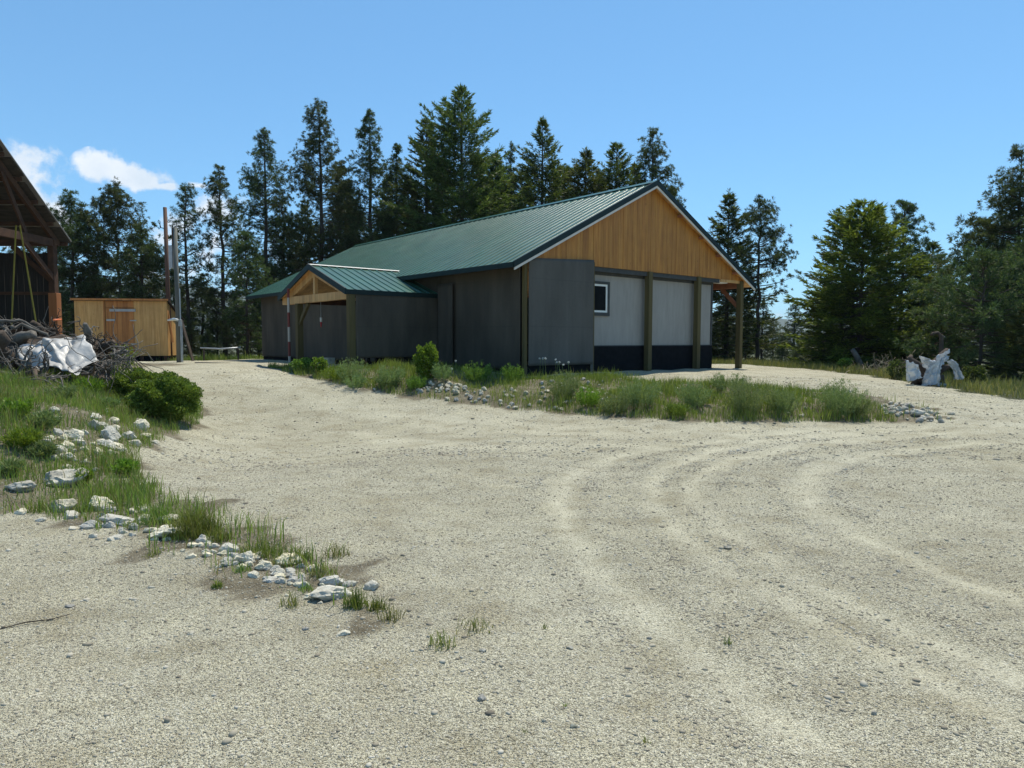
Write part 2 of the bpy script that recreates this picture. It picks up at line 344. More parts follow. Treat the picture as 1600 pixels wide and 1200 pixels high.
# ------------------------------------------------------------------ mesh helpers
def link(o, parent=None):
    COL.objects.link(o)
    if parent is not None: o.parent = parent
    return o
def tag(o, label=None, cat=None, group=None, kind=None):
    if label: o['label'] = label
    if cat: o['category'] = cat
    if group: o['group'] = group
    if kind: o['kind'] = kind
    return o
def empty(name, loc, rz=0, label=None, cat=None, group=None):
    o = bpy.data.objects.new(name, None); o.location = loc; o.rotation_euler = (0, 0, rz); o.empty_display_size = .2
    COL.objects.link(o); return tag(o, label, cat, group)
class MB:
    def __init__(s): s.v = []; s.f = []
    def add(s, vs, fs):
        k = len(s.v); s.v += [tuple(map(float, p)) for p in vs]; s.f += [tuple(i+k for i in f) for f in fs]; return s
    def box(s, a, b):
        (x0, y0, z0), (x1, y1, z1) = a, b
        return s.add([(x0,y0,z0),(x1,y0,z0),(x1,y1,z0),(x0,y1,z0),(x0,y0,z1),(x1,y0,z1),(x1,y1,z1),(x0,y1,z1)],
                     [(0,3,2,1),(4,5,6,7),(0,1,5,4),(1,2,6,5),(2,3,7,6),(3,0,4,7)])
    def beam(s, p, q, w, h, upv=(0,0,1)):
        p, q = Vector(p), Vector(q); d = (q-p).normalized(); upv = Vector(upv)
        sd = d.cross(upv)
        if sd.length < 1e-4: sd = d.cross(Vector((0,1,0)))
        sd.normalize(); n = sd.cross(d).normalized()
        vs = []
        for c in (p, q):
            for a, b in ((-1,-1),(1,-1),(1,1),(-1,1)): vs.append(c+sd*a*w/2+n*b*h/2)
        return s.add(vs, [(0,1,2,3),(7,6,5,4),(0,4,5,1),(1,5,6,2),(2,6,7,3),(3,7,4,0)])
    def tube(s, pts, rad, n=8, cap=True):
        pts = [Vector(p) for p in pts]; k0 = len(s.v); vs = []; fs = []
        a = None
        for i, p in enumerate(pts):
            d = (pts[min(i+1, len(pts)-1)]-pts[max(i-1, 0)])
            d = d.normalized() if d.length > 1e-9 else Vector((0,0,1))
            if a is None: a = d.orthogonal().normalized()
            a = (a-d*a.dot(d)); a = a.normalized() if a.length > 1e-6 else d.orthogonal().normalized()
            b = d.cross(a); r = rad[i] if hasattr(rad, '__len__') else rad
            for j in range(n):
                t = 2*math.pi*j/n; vs.append(p+(a*math.cos(t)+b*math.sin(t))*r)
        for i in range(len(pts)-1):
            for j in range(n):
                fs.append((i*n+j, i*n+(j+1)%n, (i+1)*n+(j+1)%n, (i+1)*n+j))
        if cap: fs += [tuple(range(n-1, -1, -1)), tuple((len(pts)-1)*n+j for j in range(n))]
        return s.add(vs, fs)
    def prism(s, poly, ext):
        n = len(poly); e = Vector(ext); vs = [Vector(p) for p in poly]+[Vector(p)+e for p in poly]
        return s.add(vs, [tuple(range(n))[::-1], tuple(range(n, 2*n))]+[(i, (i+1) % n, n+(i+1) % n, n+i) for i in range(n)])
    def mesh(s, name, m, smooth=False):
        me = bpy.data.meshes.new(name); me.from_pydata(s.v, [], s.f); me.materials.append(m)
        if smooth: me.polygons.foreach_set('use_smooth', [True]*len(me.polygons))
        me.update(); return me
    def build(s, name, m, parent=None, smooth=False, bevel=0):
        o = link(bpy.data.objects.new(name, s.mesh(name, m, smooth)), parent)
        if bevel:
            md = o.modifiers.new('bevel', 'BEVEL'); md.width = bevel; md.segments = 2; md.limit_method = 'ANGLE'
        return o
def np_mesh(name, V, Fc, m, smooth=False):
    V = np.asarray(V, np.float32); Fc = np.asarray(Fc, np.int32); k = Fc.shape[1]
    me = bpy.data.meshes.new(name); me.vertices.add(len(V)); me.vertices.foreach_set('co', V.ravel())
    me.loops.add(Fc.size); me.loops.foreach_set('vertex_index', Fc.ravel())
    me.polygons.add(len(Fc)); me.polygons.foreach_set('loop_start', np.arange(0, Fc.size, k, dtype=np.int32))
    me.polygons.foreach_set('loop_total', np.full(len(Fc), k, np.int32))
    if smooth: me.polygons.foreach_set('use_smooth', np.ones(len(Fc), bool))
    me.materials.append(m); me.update(calc_edges=True); return me

def unit(a): return a/np.maximum(np.linalg.norm(a, axis=-1, keepdims=True), 1e-9)
def blades(P, h, w, lean=.35, rng=NR):
    n = len(P); h = np.broadcast_to(h, n); w = np.broadcast_to(w, n)
    a = rng.uniform(0, 2*np.pi, n); b = rng.uniform(0, 2*np.pi, n)
    side = np.stack([np.cos(a), np.sin(a), 0*a], 1)*w[:, None]/2
    ln = np.stack([np.cos(b), np.sin(b), 0*b], 1)*(h*rng.uniform(.05, 1, n)*lean)[:, None]
    z = np.array([0, 0, 1.])
    mid = P+ln*.3+z*(h*.55)[:, None]; tip = P+ln+z*(h*(1-.25*lean))[:, None]
    V = np.stack([P-side, P+side, mid-side*.8, mid+side*.8, tip], 1).reshape(-1, 3)
    k = (np.arange(n)*5)[:, None]
    Fc = np.concatenate([k+np.array([0,1,2]), k+np.array([1,3,2]), k+np.array([2,3,4])], 1).reshape(-1, 3)
    return V, Fc
def needles(C, A, K, length, width, spread, rng, flat=None):
    """K thin triangular needles round every tuft centre C with axis A"""
    n = len(C); C = np.repeat(C, K, 0); A = np.repeat(A, K, 0)
    r = rng.normal(size=(n*K, 3))
    if flat is not None:
        Fl = np.repeat(flat, K, 0); r = r-Fl*(r*Fl).sum(1, keepdims=True)*.75
    d = unit(A+spread*unit(r)); L = np.broadcast_to(length, n) if np.ndim(length) else np.full(n, length)
    L = np.repeat(L, K)*rng.uniform(.6, 1.1, n*K)
    s = unit(np.cross(d, rng.normal(size=(n*K, 3))))*width/2
    b = C+d*(L*rng.uniform(0, .25, n*K))[:, None]
    m = C+d*(L*.6)[:, None]; t = C+d*L[:, None]
    V = np.stack([b, m-s, t, m+s], 1).reshape(-1, 3)
    return V, np.arange(n*K*4).reshape(-1, 4)

# ------------------------------------------------------------------ sky, sun
SUN_AZ = (.46, .885); SUN_EL = R(65); sdir = Vector((*SUN_AZ, 0)).normalized()*math.cos(SUN_EL)+Vector((0,0,math.sin(SUN_EL)))
W = bpy.data.worlds.new('World'); SC.world = W; W.use_nodes = True
nt = W.node_tree; bg = nt.nodes['Background']
sky = N(nt, 'ShaderNodeTexSky', sky_type='NISHITA', sun_disc=False, sun_elevation=SUN_EL, sun_rotation=math.atan2(*SUN_AZ), air_density=1.0, dust_density=.1, ozone_density=1.9, altitude=800)
tc = nt.nodes.new('ShaderNodeTexCoord')
def cloud_mask(px, py, sx, sy, amp):
    d = unit(ray(px, py)); e1 = unit(np.cross(d, [0,0,1])); e2 = np.cross(e1, d)
    o = []
    for e, s in ((e1, sx), (e2, sy)):
        n = N(nt, 'ShaderNodeVectorMath', operation='DOT_PRODUCT'); nt.links.new(tc.outputs['Generated'], n.inputs[0]); n.inputs[1].default_value = tuple(e)
        q = math_n(nt, 'DIVIDE', n.outputs['Value'], s/F); o.append(math_n(nt, 'MULTIPLY', q, q))
    f = N(nt, 'ShaderNodeVectorMath', operation='DOT_PRODUCT'); nt.links.new(tc.outputs['Generated'], f.inputs[0]); f.inputs[1].default_value = tuple(d)
    r = math_n(nt, 'SQRT', math_n(nt, 'ADD', o[0], o[1]))
    k = math_n(nt, 'MULTIPLY', math_n(nt, 'SUBTRACT', 1.25, r), amp)
    return math_n(nt, 'MULTIPLY', math_n(nt, 'MAXIMUM', k, 0.), math_n(nt, 'GREATER_THAN', f.outputs['Value'], .2))
tot = None
for c in ((0,300,62,54,1.3), (-80,290,110,80,1.3), (56,334,44,28,1.2), (156,263,28,22,1.05), (186,266,30,22,1.05), (215,280,46,17,1.), (255,291,30,8,.9), (312,290,22,6,.6), (275,345,34,20,.6), (255,372,40,16,.55), (330,330,50,30,.4), (1213,492,20,6,.42), (345,400,80,50,.4), (245,430,40,20,.6)):
    m_ = cloud_mask(*c); tot = m_ if tot is None else math_n(nt, 'MAXIMUM', tot, m_)
nz = N(nt, 'ShaderNodeTexNoise', Scale=26.0, Detail=8.0, Roughness=.62); nt.links.new(tc.outputs['Generated'], nz.inputs['Vector'])
den = math_n(nt, 'ADD', tot, math_n(nt, 'MULTIPLY', math_n(nt, 'SUBTRACT', nz.outputs['Fac'], .5), 2.3))
cm = math_n(nt, 'MULTIPLY', ramp(nt, den, [(.2, (0,0,0)), (.75, (1,1,1))], 'EASE'), math_n(nt, 'GREATER_THAN', tot, .001))
nz2 = N(nt, 'ShaderNodeTexNoise', Scale=14.0, Detail=5.0, Roughness=.6); nt.links.new(tc.outputs['Generated'], nz2.inputs['Vector'])
ccol = ramp(nt, nz2.outputs['Fac'], [(.3, (5.0,5.7,6.4)), (.65, (6.6,6.9,7.2))])
gm = N(nt, 'ShaderNodeGamma', Gamma=.7); nt.links.new(sky.outputs[0], gm.inputs[0])
skyc = mixc(nt, 1., gm.outputs[0], (.89, 1.47, 1.83), 'MULTIPLY')
nt.links.new(mixc(nt, math_n(nt, 'MULTIPLY', cm, .93), skyc, ccol), bg.inputs[0])
bg.inputs[1].default_value = .125
sl = bpy.data.lights.new('sun', 'SUN'); sl.energy = 4.6; sl.angle = R(.53); sl.color = (1, .94, .80)
so = bpy.data.objects.new('sun', sl); COL.objects.link(so); so.location = sdir*60
so.rotation_euler = (-sdir).to_track_quat('-Z', 'Y').to_euler()
SC.view_settings.view_transform = 'Standard'; SC.view_settings.look = 'None'; SC.view_settings.exposure = .28; SC.view_settings.gamma = 1
SC.cycles.max_bounces = 6; SC.cycles.diffuse_bounces = 4; SC.cycles.transparent_max_bounces = 8
SC.cycles.use_denoising = True
try: SC.cycles.denoiser = 'OPENIMAGEDENOISE'
except Exception: pass

# ------------------------------------------------------------------ ground
TRACKS = [catmull(hits(t), 10) for t in (
    [(1300,668),(1160,682),(1037,700),(950,719),(894,744),(875,772),(881,810),(912,866),(975,929),(1040,985),(1130,1060),(1260,1150)],
    [(1450,668),(1280,682),(1150,697),(1075,719),(1031,744),(1025,779),(1050,816),(1100,860),(1194,922),(1319,991),(1444,1060),(1600,1135)],
    [(1500,672),(1350,688),(1231,702),(1137,722),(1087,750),(1081,779),(1112,813),(1194,872),(1319,941),(1444,997),(1600,1066)],
    [(1590,690),(1480,698),(1381,710),(1300,725),(1262,744),(1256,766),(1281,800),(1350,841),(1475,897),(1600,947)])]
TRACK_W = (.085, .09, .085, .085)
FAINT = [catmull(hits(t), 8) for t in ([(1600,660),(1300,672),(1000,672),(700,655),(520,625),(420,600),(350,575)], [(1600,700),(1350,678),(1050,684),(760,672),(560,645),(440,612),(380,578)], [(1580,672),(1200,690),(800,700),(560,680)], [(1600,642),(1540,632),(1400,604),(1280,592),(1180,585)])]
def axis(lo, a, b, hi, fine, grow=1.13):
    mid = list(np.arange(a, b, fine)); s = fine; x = a; left = []
    while x > lo: s *= grow; x -= s; left.append(x)
    s = fine; x = mid[-1]; right = []
    while x < hi: s *= grow; x += s; right.append(x)
    return np.array(left[::-1]+mid+right)
gx = axis(-2500, -11, 13.5, 2500, .075); gy = axis(-400, 2.0, 22, 4000, .075)
X, Y = np.meshgrid(gx, gy); xs, ys = X.ravel(), Y.ravel()
zs = height(xs, ys)
near = (np.abs(xs) < 60) & (ys > -20) & (ys < 100)
track = np.zeros(len(xs)); soil = np.zeros(len(xs)); forest = np.zeros(len(xs))
idx = np.where(near)[0]; nx, ny = xs[idx], ys[idx]
jx = nx+.18*np.sin(ny*5.3+nx*1.7)+.10*np.sin(ny*13+nx*9); jy = ny+.18*np.sin(nx*4.7-ny*2.1)+.10*np.sin(nx*12-ny*7)
tk = np.zeros(len(idx)); rut = np.zeros(len(idx))
for c, w_ in zip(TRACKS, TRACK_W):
    d = dist_line(c, nx+.03*np.sin(ny*7), ny+.03*np.sin(nx*6)); tk = np.maximum(tk, np.clip(1.35-d/w_, 0, 1)*np.clip(.72+.4*np.sin(nx*1.9+ny*1.1)*np.sin(ny*2.3), .25, 1))
    rut += -.008*np.exp(-(d/.12)**2)+.005*np.exp(-((d-.2)/.07)**2)*(.5+.5*np.sin(nx*2.7+ny*3.3))
for c in FAINT:
    d = dist_line(c, nx, ny); tk = np.maximum(tk, .55*np.clip(1.3-d/.3, 0, 1))
track[idx] = tk; zs[idx] += rut
L_in = inside(POLY_L, jx, jy); C_in = inside(POLY_C, jx, jy); T_in = inside(POLY_T, jx, jy)
soil[idx] = np.where(L_in | C_in, 1., 0.)
# thin grassy ground fringe on the strip of gravel just outside the left bank
soil[idx] = np.maximum(soil[idx], np.clip(1-dist_line(POLY_L[4:10], nx, ny)/.5, 0, 1)*.2)
edge = dist_line([np.array(p) for p in TREE_EDGE], nx, ny)
forest[idx] = np.where(T_in, 1., 0.); forest[~near] = 1.
forest[(ys < 20) & ~near] = 0
mound = np.where(C_in, 1., 0.)*np.minimum(1, dist_line(POLY_C+[POLY_C[0]], nx, ny)/.8)
zs[idx] += mound*(.16+.05*np.sin(nx*2.3)*np.sin(ny*2.9+nx)+.03*np.sin(nx*6+ny*5))
zs[idx] += np.where(L_in, 1, 0)*.05*np.sin(nx*3.1+1)*np.sin(ny*2.7)*np.minimum(1, dist_line(POLY_L+[POLY_L[0]], nx, ny)/.6)
nX, nY = len(gx), len(gy)
q = (np.arange(nY-1)[:, None]*nX+np.arange(nX-1)[None]).ravel()
me = np_mesh('ground', np.stack([xs, ys, zs], 1), np.stack([q, q+1, q+1+nX, q+nX], 1), G['ground'], True)
for nm, arr in (('track', track), ('soil', soil), ('forest', forest)):
    a = me.attributes.new(nm, 'FLOAT', 'POINT'); a.data.foreach_set('value', arr.astype(np.float32))
ground = tag(link(bpy.data.objects.new('ground', me)), kind='structure')
# exact height lookup on the built sheet (bilinear)
ZG = zs.reshape(nY, nX)
def gz(x, y):
    x = np.atleast_1d(np.asarray(x, float)); y = np.atleast_1d(np.asarray(y, float))
    i = np.clip(np.searchsorted(gx, x)-1, 0, nX-2); j = np.clip(np.searchsorted(gy, y)-1, 0, nY-2)
    a = (x-gx[i])/(gx[i+1]-gx[i]); b = (y-gy[j])/(gy[j+1]-gy[j])
    return (ZG[j, i]*(1-a)+ZG[j, i+1]*a)*(1-b)+(ZG[j+1, i]*(1-a)+ZG[j+1, i+1]*a)*b
def Z(x, y): return float(gz(x, y)[0])
def ghit(px, py):
    d = ray(px, py); ts = np.concatenate([np.linspace(1.5, 30, 1200), np.linspace(30.1, 90, 600)])
    zz = EYE+d[2]*ts-gz(d[0]*ts, d[1]*ts); k = int(np.argmax(zz < 0))
    if zz[k] >= 0: k = len(ts)-1
    t = ts[k]; return np.array([d[0]*t, d[1]*t, EYE+d[2]*t])
def mpp(p): return p[1]/F                       # metres per photo pixel at a point

# distant wooded hills
def hill(pts, depth, y, base=-40):
    b = MB(); top = [at_y(px, py, y) for px, py in pts]
    n = len(top)
    for i in range(n-1):
        p, q_ = top[i], top[i+1]
        b.add([(p[0], y-depth, base), (q_[0], y-depth, base), q_, p, (p[0]*1.2, y+depth, base), (q_[0]*1.2, y+depth, base)], [(0,1,2,3), (3,2,5,4)])
    return b
tag(hill([(-900,470),(-500,440),(-150,462),(80,452),(180,442),(245,434),(300,446),(390,462),(520,470),(700,478),(900,486),(1060,492),(1200,497),(1265,501),(1400,490),(1600,478),(1900,470),(2400,460)], 500, 1900).build('distant_hills', G['hill'], None, True), kind='structure')

hm = bpy.data.materials.new('haze_air'); hm.use_nodes = True; hn = hm.node_tree; hn.nodes.remove(hn.nodes['Principled BSDF'])
hv = N(hn, 'ShaderNodeVolumePrincipled', Density=.00013, Color=(.72, .82, 1, 1), Anisotropy=.0); hn.links.new(hv.outputs[0], hn.nodes['Material Output'].inputs['Volume'])
tag(MB().box((-2900,-480,-60), (2900,4700,178)).build('haze', hm), 'thin blue air between the yard and the distant hills', 'haze', kind='stuff')

# ------------------------------------------------------------------ pebbles on the gravel (uncountable)
def pebble_mesh(name, P, s, m, rng):
    t = (1+5**.5)/2
    base = unit(np.array([(-1,t,0),(1,t,0),(-1,-t,0),(1,-t,0),(0,-1,t),(0,1,t),(0,-1,-t),(0,1,-t),(t,0,-1),(t,0,1),(-t,0,-1),(-t,0,1)], float))
    fc = np.array([(0,11,5),(0,5,1),(0,1,7),(0,7,10),(0,10,11),(1,5,9),(5,11,4),(11,10,2),(10,7,6),(7,1,8),(3,9,4),(3,4,2),(3,2,6),(3,6,8),(3,8,9),(4,9,5),(2,4,11),(6,2,10),(8,6,7),(9,8,1)])
    n = len(P); V = base[None]*rng.uniform(.75, 1.25, (n, 12, 1))
    V = V*np.stack([rng.uniform(.8, 1.3, n), rng.uniform(.6, 1., n), rng.uniform(.4, .75, n)], 1)[:, None]
    a = rng.uniform(0, 6.28, n); c, s_ = np.cos(a)[:, None], np.sin(a)[:, None]
    V = np.stack([V[..., 0]*c-V[..., 1]*s_, V[..., 0]*s_+V[..., 1]*c, V[..., 2]], -1)*s[:, None, None]/2 + P[:, None]
    Fc = (fc[None]+(np.arange(n)*12)[:, None, None]).reshape(-1, 3)
    return np_mesh(name, V.reshape(-1, 3), Fc, m)
def scatter_img(n, x0, x1, y0, y1, rng, power=1.):
    px = rng.uniform(x0, x1, n); py = y0+(y1-y0)*rng.uniform(0, 1, n)**power
    d = (px-800)[:, None]/F*rt+(600-py)[:, None]/F*up+fw
    t = np.full(n, 8.); 
    for _ in range(25):
        h = gz(d[:, 0]*t, d[:, 1]*t); t = t*.4+.6*np.clip((h-EYE)/d[:, 2], .5, 60)
    return np.stack([d[:, 0]*t, d[:, 1]*t, gz(d[:, 0]*t, d[:, 1]*t)], 1)
r_ = np.random.default_rng(3)
# spread over the real yard by distance rings: the density falls with distance
P = np.concatenate([np.stack([r_.uniform(-4, 4, 15000), r_.uniform(2.2, 5.5, 15000)], 1), np.stack([r_.uniform(-7, 8, 15000), r_.uniform(5, 10, 15000)], 1), np.stack([r_.uniform(-8, 13, 34000), r_.uniform(8.5, 19, 34000)], 1), np.stack([r_.uniform(-8, 10, 25000), r_.uniform(5, 11, 25000)], 1)])
P = P[~inside(POLY_C, P[:, 0], P[:, 1])]
sz = np.minimum(.006*np.exp(r_.normal(.35, .55, len(P))), .045)*np.where(P[:, 1] > 9, 1.7, 1)
tkd = np.min([dist_line(c, P[:, 0], P[:, 1]) for c in TRACKS], 0)
keep = (tkd > .18) | (r_.uniform(size=len(P)) < .3)
clump = np.sin(P[:, 0]*2.1+np.sin(P[:, 1]*1.3)*2)*np.sin(P[:, 1]*1.9+P[:, 0]*.6)
keep &= r_.uniform(-1.6, 1, len(P)) < clump+.5
P, sz = P[keep], sz[keep]
Pq = np.concatenate([np.stack([r_.uniform(-3.6, 3.6, 60000), r_.uniform(2.3, 5., 60000)], 1), np.stack([r_.uniform(-6, 6, 60000), r_.uniform(4.5, 9, 60000)], 1)])
Pq = Pq[(np.min([dist_line(c, Pq[:, 0], Pq[:, 1]) for c in TRACKS], 0) > .15) | (r_.uniform(size=len(Pq)) < .4)]
P = np.concatenate([P, Pq]); sz = np.concatenate([sz, .0055*np.exp(r_.normal(.2, .4, len(Pq)))*np.where(Pq[:, 1] > 5, 1.3, 1)])
Pm = np.concatenate([np.stack([r_.uniform(-5, 6, 1500), r_.uniform(2.4, 8, 1500)], 1), np.stack([r_.uniform(-8, 12, 1500), r_.uniform(7, 16, 1500)], 1)])
Pm = Pm[~inside(POLY_C, Pm[:, 0], Pm[:, 1])]; kk_ = np.sin(Pm[:, 0]*1.3+2)*np.sin(Pm[:, 1]*1.1)+.4*np.sin(Pm[:, 0]*4+Pm[:, 1]*3) > r_.uniform(-1.2, 1.2, len(Pm)); Pm = Pm[kk_]
P = np.concatenate([P, Pm]); sz = np.concatenate([sz, np.minimum(.014*np.exp(r_.normal(.15, .45, len(Pm))), .045)])
Q = []
for c in TRACKS:
    c = np.array([q[:2] for q in c])
    for sgn, dd in ((1, .24), (-1, .24)):
        k = r_.integers(0, len(c)-1, 2600); f = r_.uniform(size=2600)[:, None]; p_ = c[k]*(1-f)+c[k+1]*f; t_ = unit(c[k+1]-c[k]); n_ = np.stack([-t_[:, 1], t_[:, 0]], 1)
        q_ = p_+n_*sgn*(dd+np.abs(r_.normal(0, .09, 2600)))[:, None]
        w_ = np.sin(p_[:, 0]*3.1+p_[:, 1]*1.7)+np.sin(p_[:, 1]*5.3); Q.append(q_[w_ > r_.uniform(-1.2, 1.4, 2600)])
Q = np.concatenate(Q); P = np.concatenate([P, Q]); sz = np.concatenate([sz, np.minimum(.008*np.exp(r_.normal(.15, .5, len(Q))), .028)*np.where(Q[:, 1] > 7, 1.4, 1)])
P3 = np.column_stack([P, gz(P[:, 0], P[:, 1])+sz*.03])
tag(link(bpy.data.objects.new('gravel', pebble_mesh('gravel', P3, sz, G['pebble'], r_))), 'loose grey gravel stones strewn over the yard', 'gravel', kind='stuff')

# ------------------------------------------------------------------ rocks
def rock_mesh(name, seed, sub=4, rough=.36, m='stone'):
    import bmesh
    bm = bmesh.new(); bmesh.ops.create_icosphere(bm, subdivisions=sub, radius=.5)
    off = Vector((seed*7.3, seed*3.1, seed*1.7)); rr = random.Random(seed)
    planes = [(Vector((rr.gauss(0,1), rr.gauss(0,1), rr.gauss(0,1))).normalized(), rr.uniform(.27, .42) if m == 'stone' else rr.uniform(.24, .36)) for _ in range(9 if m == 'stone' else 15)]
    for v in bm.verts:
        d = v.co.normalized(); r = .5+rough*.55*mnoise.noise(d*1.3+off)
        for n, k in planes:
            c = d.dot(n)
            if c > .05: r = min(r, k/c+.02)
        r += rough*.14*mnoise.noise(d*4.5+off)+rough*.07*mnoise.noise(d*11+off)+rough*.05*mnoise.noise(d*23+off)
        v.co = d*r
    me = bpy.data.meshes.new(name); bm.to_mesh(me); bm.free(); me.materials.append(G[m])
    me.polygons.foreach_set('use_smooth', [True]*len(me.polygons))
    try: me.set_sharp_from_angle(angle=R(38))
    except Exception: pass
    return me
ROCKS = [rock_mesh('rock', s) for s in range(10)]
SMALLROCKS = [rock_mesh('small_rock', s+20, 2, .42, 'cobble') for s in range(10)]
def put_rock(px, py, wpx, hpx, label, group=None, name='rock', lib=None, dep=1., tilt=.15):
    """px,py = middle of the visible stone, wpx,hpx = its size in the photograph"""
    lib = lib or ROCKS
    p = ghit(px, py+hpx*.45); k = mpp(p); w, h = wpx*k, hpx*k*1.15
    o = bpy.data.objects.new(name, rnd.choice(lib)); COL.objects.link(o)
    o.scale = (w*1.05, w*dep*rnd.uniform(.7, 1.0), h*1.05)
    o.rotation_euler = (rnd.uniform(-tilt, tilt), rnd.uniform(-tilt, tilt), rnd.uniform(-.5, .5)+(math.pi if rnd.random() < .5 else 0))
    o.location = (p[0], p[1]+w*.3, Z(p[0], p[1]+w*.3)+h*.14)
    return tag(o, label, 'rock', group)
BIG = [(79,741,76,44,'big lichen-grey boulder half sunk in the grass at left edge of the bank','boulder'),(25,757,54,30,'long pale slab sunk in grass beside the big boulder','rock'),
 (85,786,44,36,'dark-fronted angular grey stone below the big boulder','rock'),(147,783,38,34,'cream stone standing behind the rounded oval stone','rock'),(178,811,52,24,'smooth oval cream stone at the foot of the bank','rock'),
 (260,830,90,28,'wide pale flat-topped slab edging the gravel under the grass tuft','rock'),(516,927,66,26,'long white slanting stone near the tip of the rock row','rock'),(514,906,42,22,'white blocky stone just behind the long slanting stone','rock'),
 (382,870,38,26,'pointed pale stone in the cluster halfway along the rock row','rock'),(444,875,42,26,'flat-topped white stone in the middle of the rock row','rock'),(352,857,32,20,'brown-grey rounded stone at the start of the middle cluster','rock'),
 (167,672,28,36,'tall pale leaning stone in the bank below the leafy shrub','rock'),(108,676,34,24,'wide white stone high on the grassy bank','rock'),(215,660,27,22,'pale round stone tucked under the leafy shrub','rock'),
 (534,991,24,10,'lone small white stone on gravel past the rock row tip','rock')]
GREYROCKS = [rock_mesh('grey_rock', s+40, 4, .4, 'cobble') for s in range(3)]
for k_, (x, y, w_, h_, lb, nm) in enumerate(BIG): put_rock(x, y+h_*.08, w_, h_*.82, lb, None, nm, GREYROCKS if k_ < 3 else None)
for x, y, w_, h_ in [(142,661,26,20),(159,690,30,16),(88,702,26,18),(150,705,22,18),(178,694,22,14),(145,650,18,14),(198,676,18,12),(224,679,20,10),(186,700,18,12),(210,722,14,8),(82,641,18,12),(70,690,18,12),(100,712,24,14),(122,690,20,14),(176,655,16,12),(240,690,16,8),(130,722,18,10)]:
    put_rock(x, y, w_*.95, h_*.9, 'pale stone bedded in the upper grassy bank under the debris heap', 'stones in the upper left bank')
for x, y, w_, h_ in [(105,804,24,16),(167,796,24,14),(222,811,22,16),(136,820,30,16),(224,796,16,10),(256,812,38,10),(144,838,14,8),(172,842,14,7),(296,869,16,9),(316,844,24,18),(352,875,18,10),(376,886,18,10),(412,885,28,16),(394,898,20,12),(432,895,26,12),(420,906,22,10),(454,898,18,10),(468,909,18,14),(580,916,26,16),(490,888,22,10),(330,862,14,9),(404,866,16,12),(470,884,14,9),(550,912,16,10),(190,828,14,8),(60,812,16,8),(110,826,14,7),(300,852,18,9),(340,886,12,6),(448,930,9,5),(500,944,10,5),(28,800,22,9),(240,842,14,7),(205,836,12,6)]:
    put_rock(x, y, w_, h_, 'pale stone in the low rock row edging the gravel', 'stones of the low rock row')
_rr = random.Random(77)
for k in range(70):     # smaller stones packed between the named ones of the low row
    t = _rr.random(); k2 = min(int(t*5), 4); f = t*5-k2
    A_ = [(150,815),(235,830),(320,858),(400,886),(470,908),(560,928)]
    x = A_[k2][0]*(1-f)+A_[k2+1][0]*f+_rr.gauss(0,14); y = A_[k2][1]*(1-f)+A_[k2+1][1]*f+_rr.gauss(0,9)
    w_ = _rr.uniform(8,20); put_rock(x, y, w_, w_*_rr.uniform(.45,.7), 'pale stone in the low rock row edging the gravel', 'stones of the low rock row')
for k in range(34):
    t = _rr.random(); x = 225-150*t+_rr.gauss(0,22); y = 655+62*t+_rr.gauss(0,16)
    w_ = _rr.uniform(10,24); put_rock(x, y, w_, w_*_rr.uniform(.5,.75), 'pale stone bedded in the upper grassy bank under the debris heap', 'stones in the upper left bank')
for x, y, w_, h_, lb in [(476,984,16,8,'brown stone on gravel below the rock row'),(296,990,16,8,'flat grey stone in gravel below the rock row'),(106,948,18,7,'flat pale stone alone in the lower left gravel'),(1140,855,16,9,'pale loose stone lying between the tyre tracks'),(752,1090,20,14,'pale blocky stone in the lower middle gravel'),(897,1132,16,14,'dark round stone in the bottom middle gravel'),(1368,1114,14,10,'dark grey stone in the bottom right gravel'),(850,1125,11,8,'small dark stone beside a grass sprout in the bottom gravel'),(754,1018,18,8,'dark reddish stone in the weedy patch of gravel'),(1405,892,10,7,'brown pebble near the innermost tyre track'),(890,1012,14,8,'dark pebble in the lower middle gravel by the sprouts'),(1015,997,12,7,'flat dark stone below the tyre tracks')]:
    put_rock(x, y, w_, h_, lb, None, 'loose_stone', SMALLROCKS)
# stones of the centre berm: scattered where the photograph shows bare stone
CB = 'rounded grey-white stone heaped in the central berm'
def rock_field(n, boxes, label, group, smin, smax):
    for _ in range(n):
        x0, y0, x1, y1 = rnd.choice(boxes); t = rnd.random()
        x = x0+(x1-x0)*rnd.random(); y = y0+(y1-y0)*t
        w_ = rnd.uniform(smin, smax); put_rock(x, y, w_, w_*rnd.uniform(.6, .85), label, group, 'berm_stone', SMALLROCKS, 1.2, .5)
rock_field(74, [(665,602,735,624),(690,598,720,614),(735,606,800,632),(790,606,862,640),(650,598,690,612)], 'rounded pale stone spilling down the berm in front of the dark wall', 'stones in the berm by the wall corner', 6, 13)
rock_field(70, [(840,598,940,640),(930,600,1060,640),(860,590,1000,615),(880,600,960,630)], 'small pale stone among the grass of the berm below the tarp-wrapped corner', 'stones among the berm grass', 6, 12)
rock_field(64, [(1375,632,1440,654),(1400,636,1462,656),(1380,628,1420,645),(1440,644,1490,658)], 'grey cobble in the bare stone pile at the far end of the berm', 'cobbles in the bare stone pile', 7, 15)
rock_field(16, [(1215,635,1260,652),(1160,612,1200,622),(560,590,620,608),(1320,610,1350,616)], 'grey-white stone showing between the berm weeds', 'stones between the berm weeds', 6, 10)
put_rock(1439,644,24,15,'largest grey cobble at the foot of the bare stone pile')

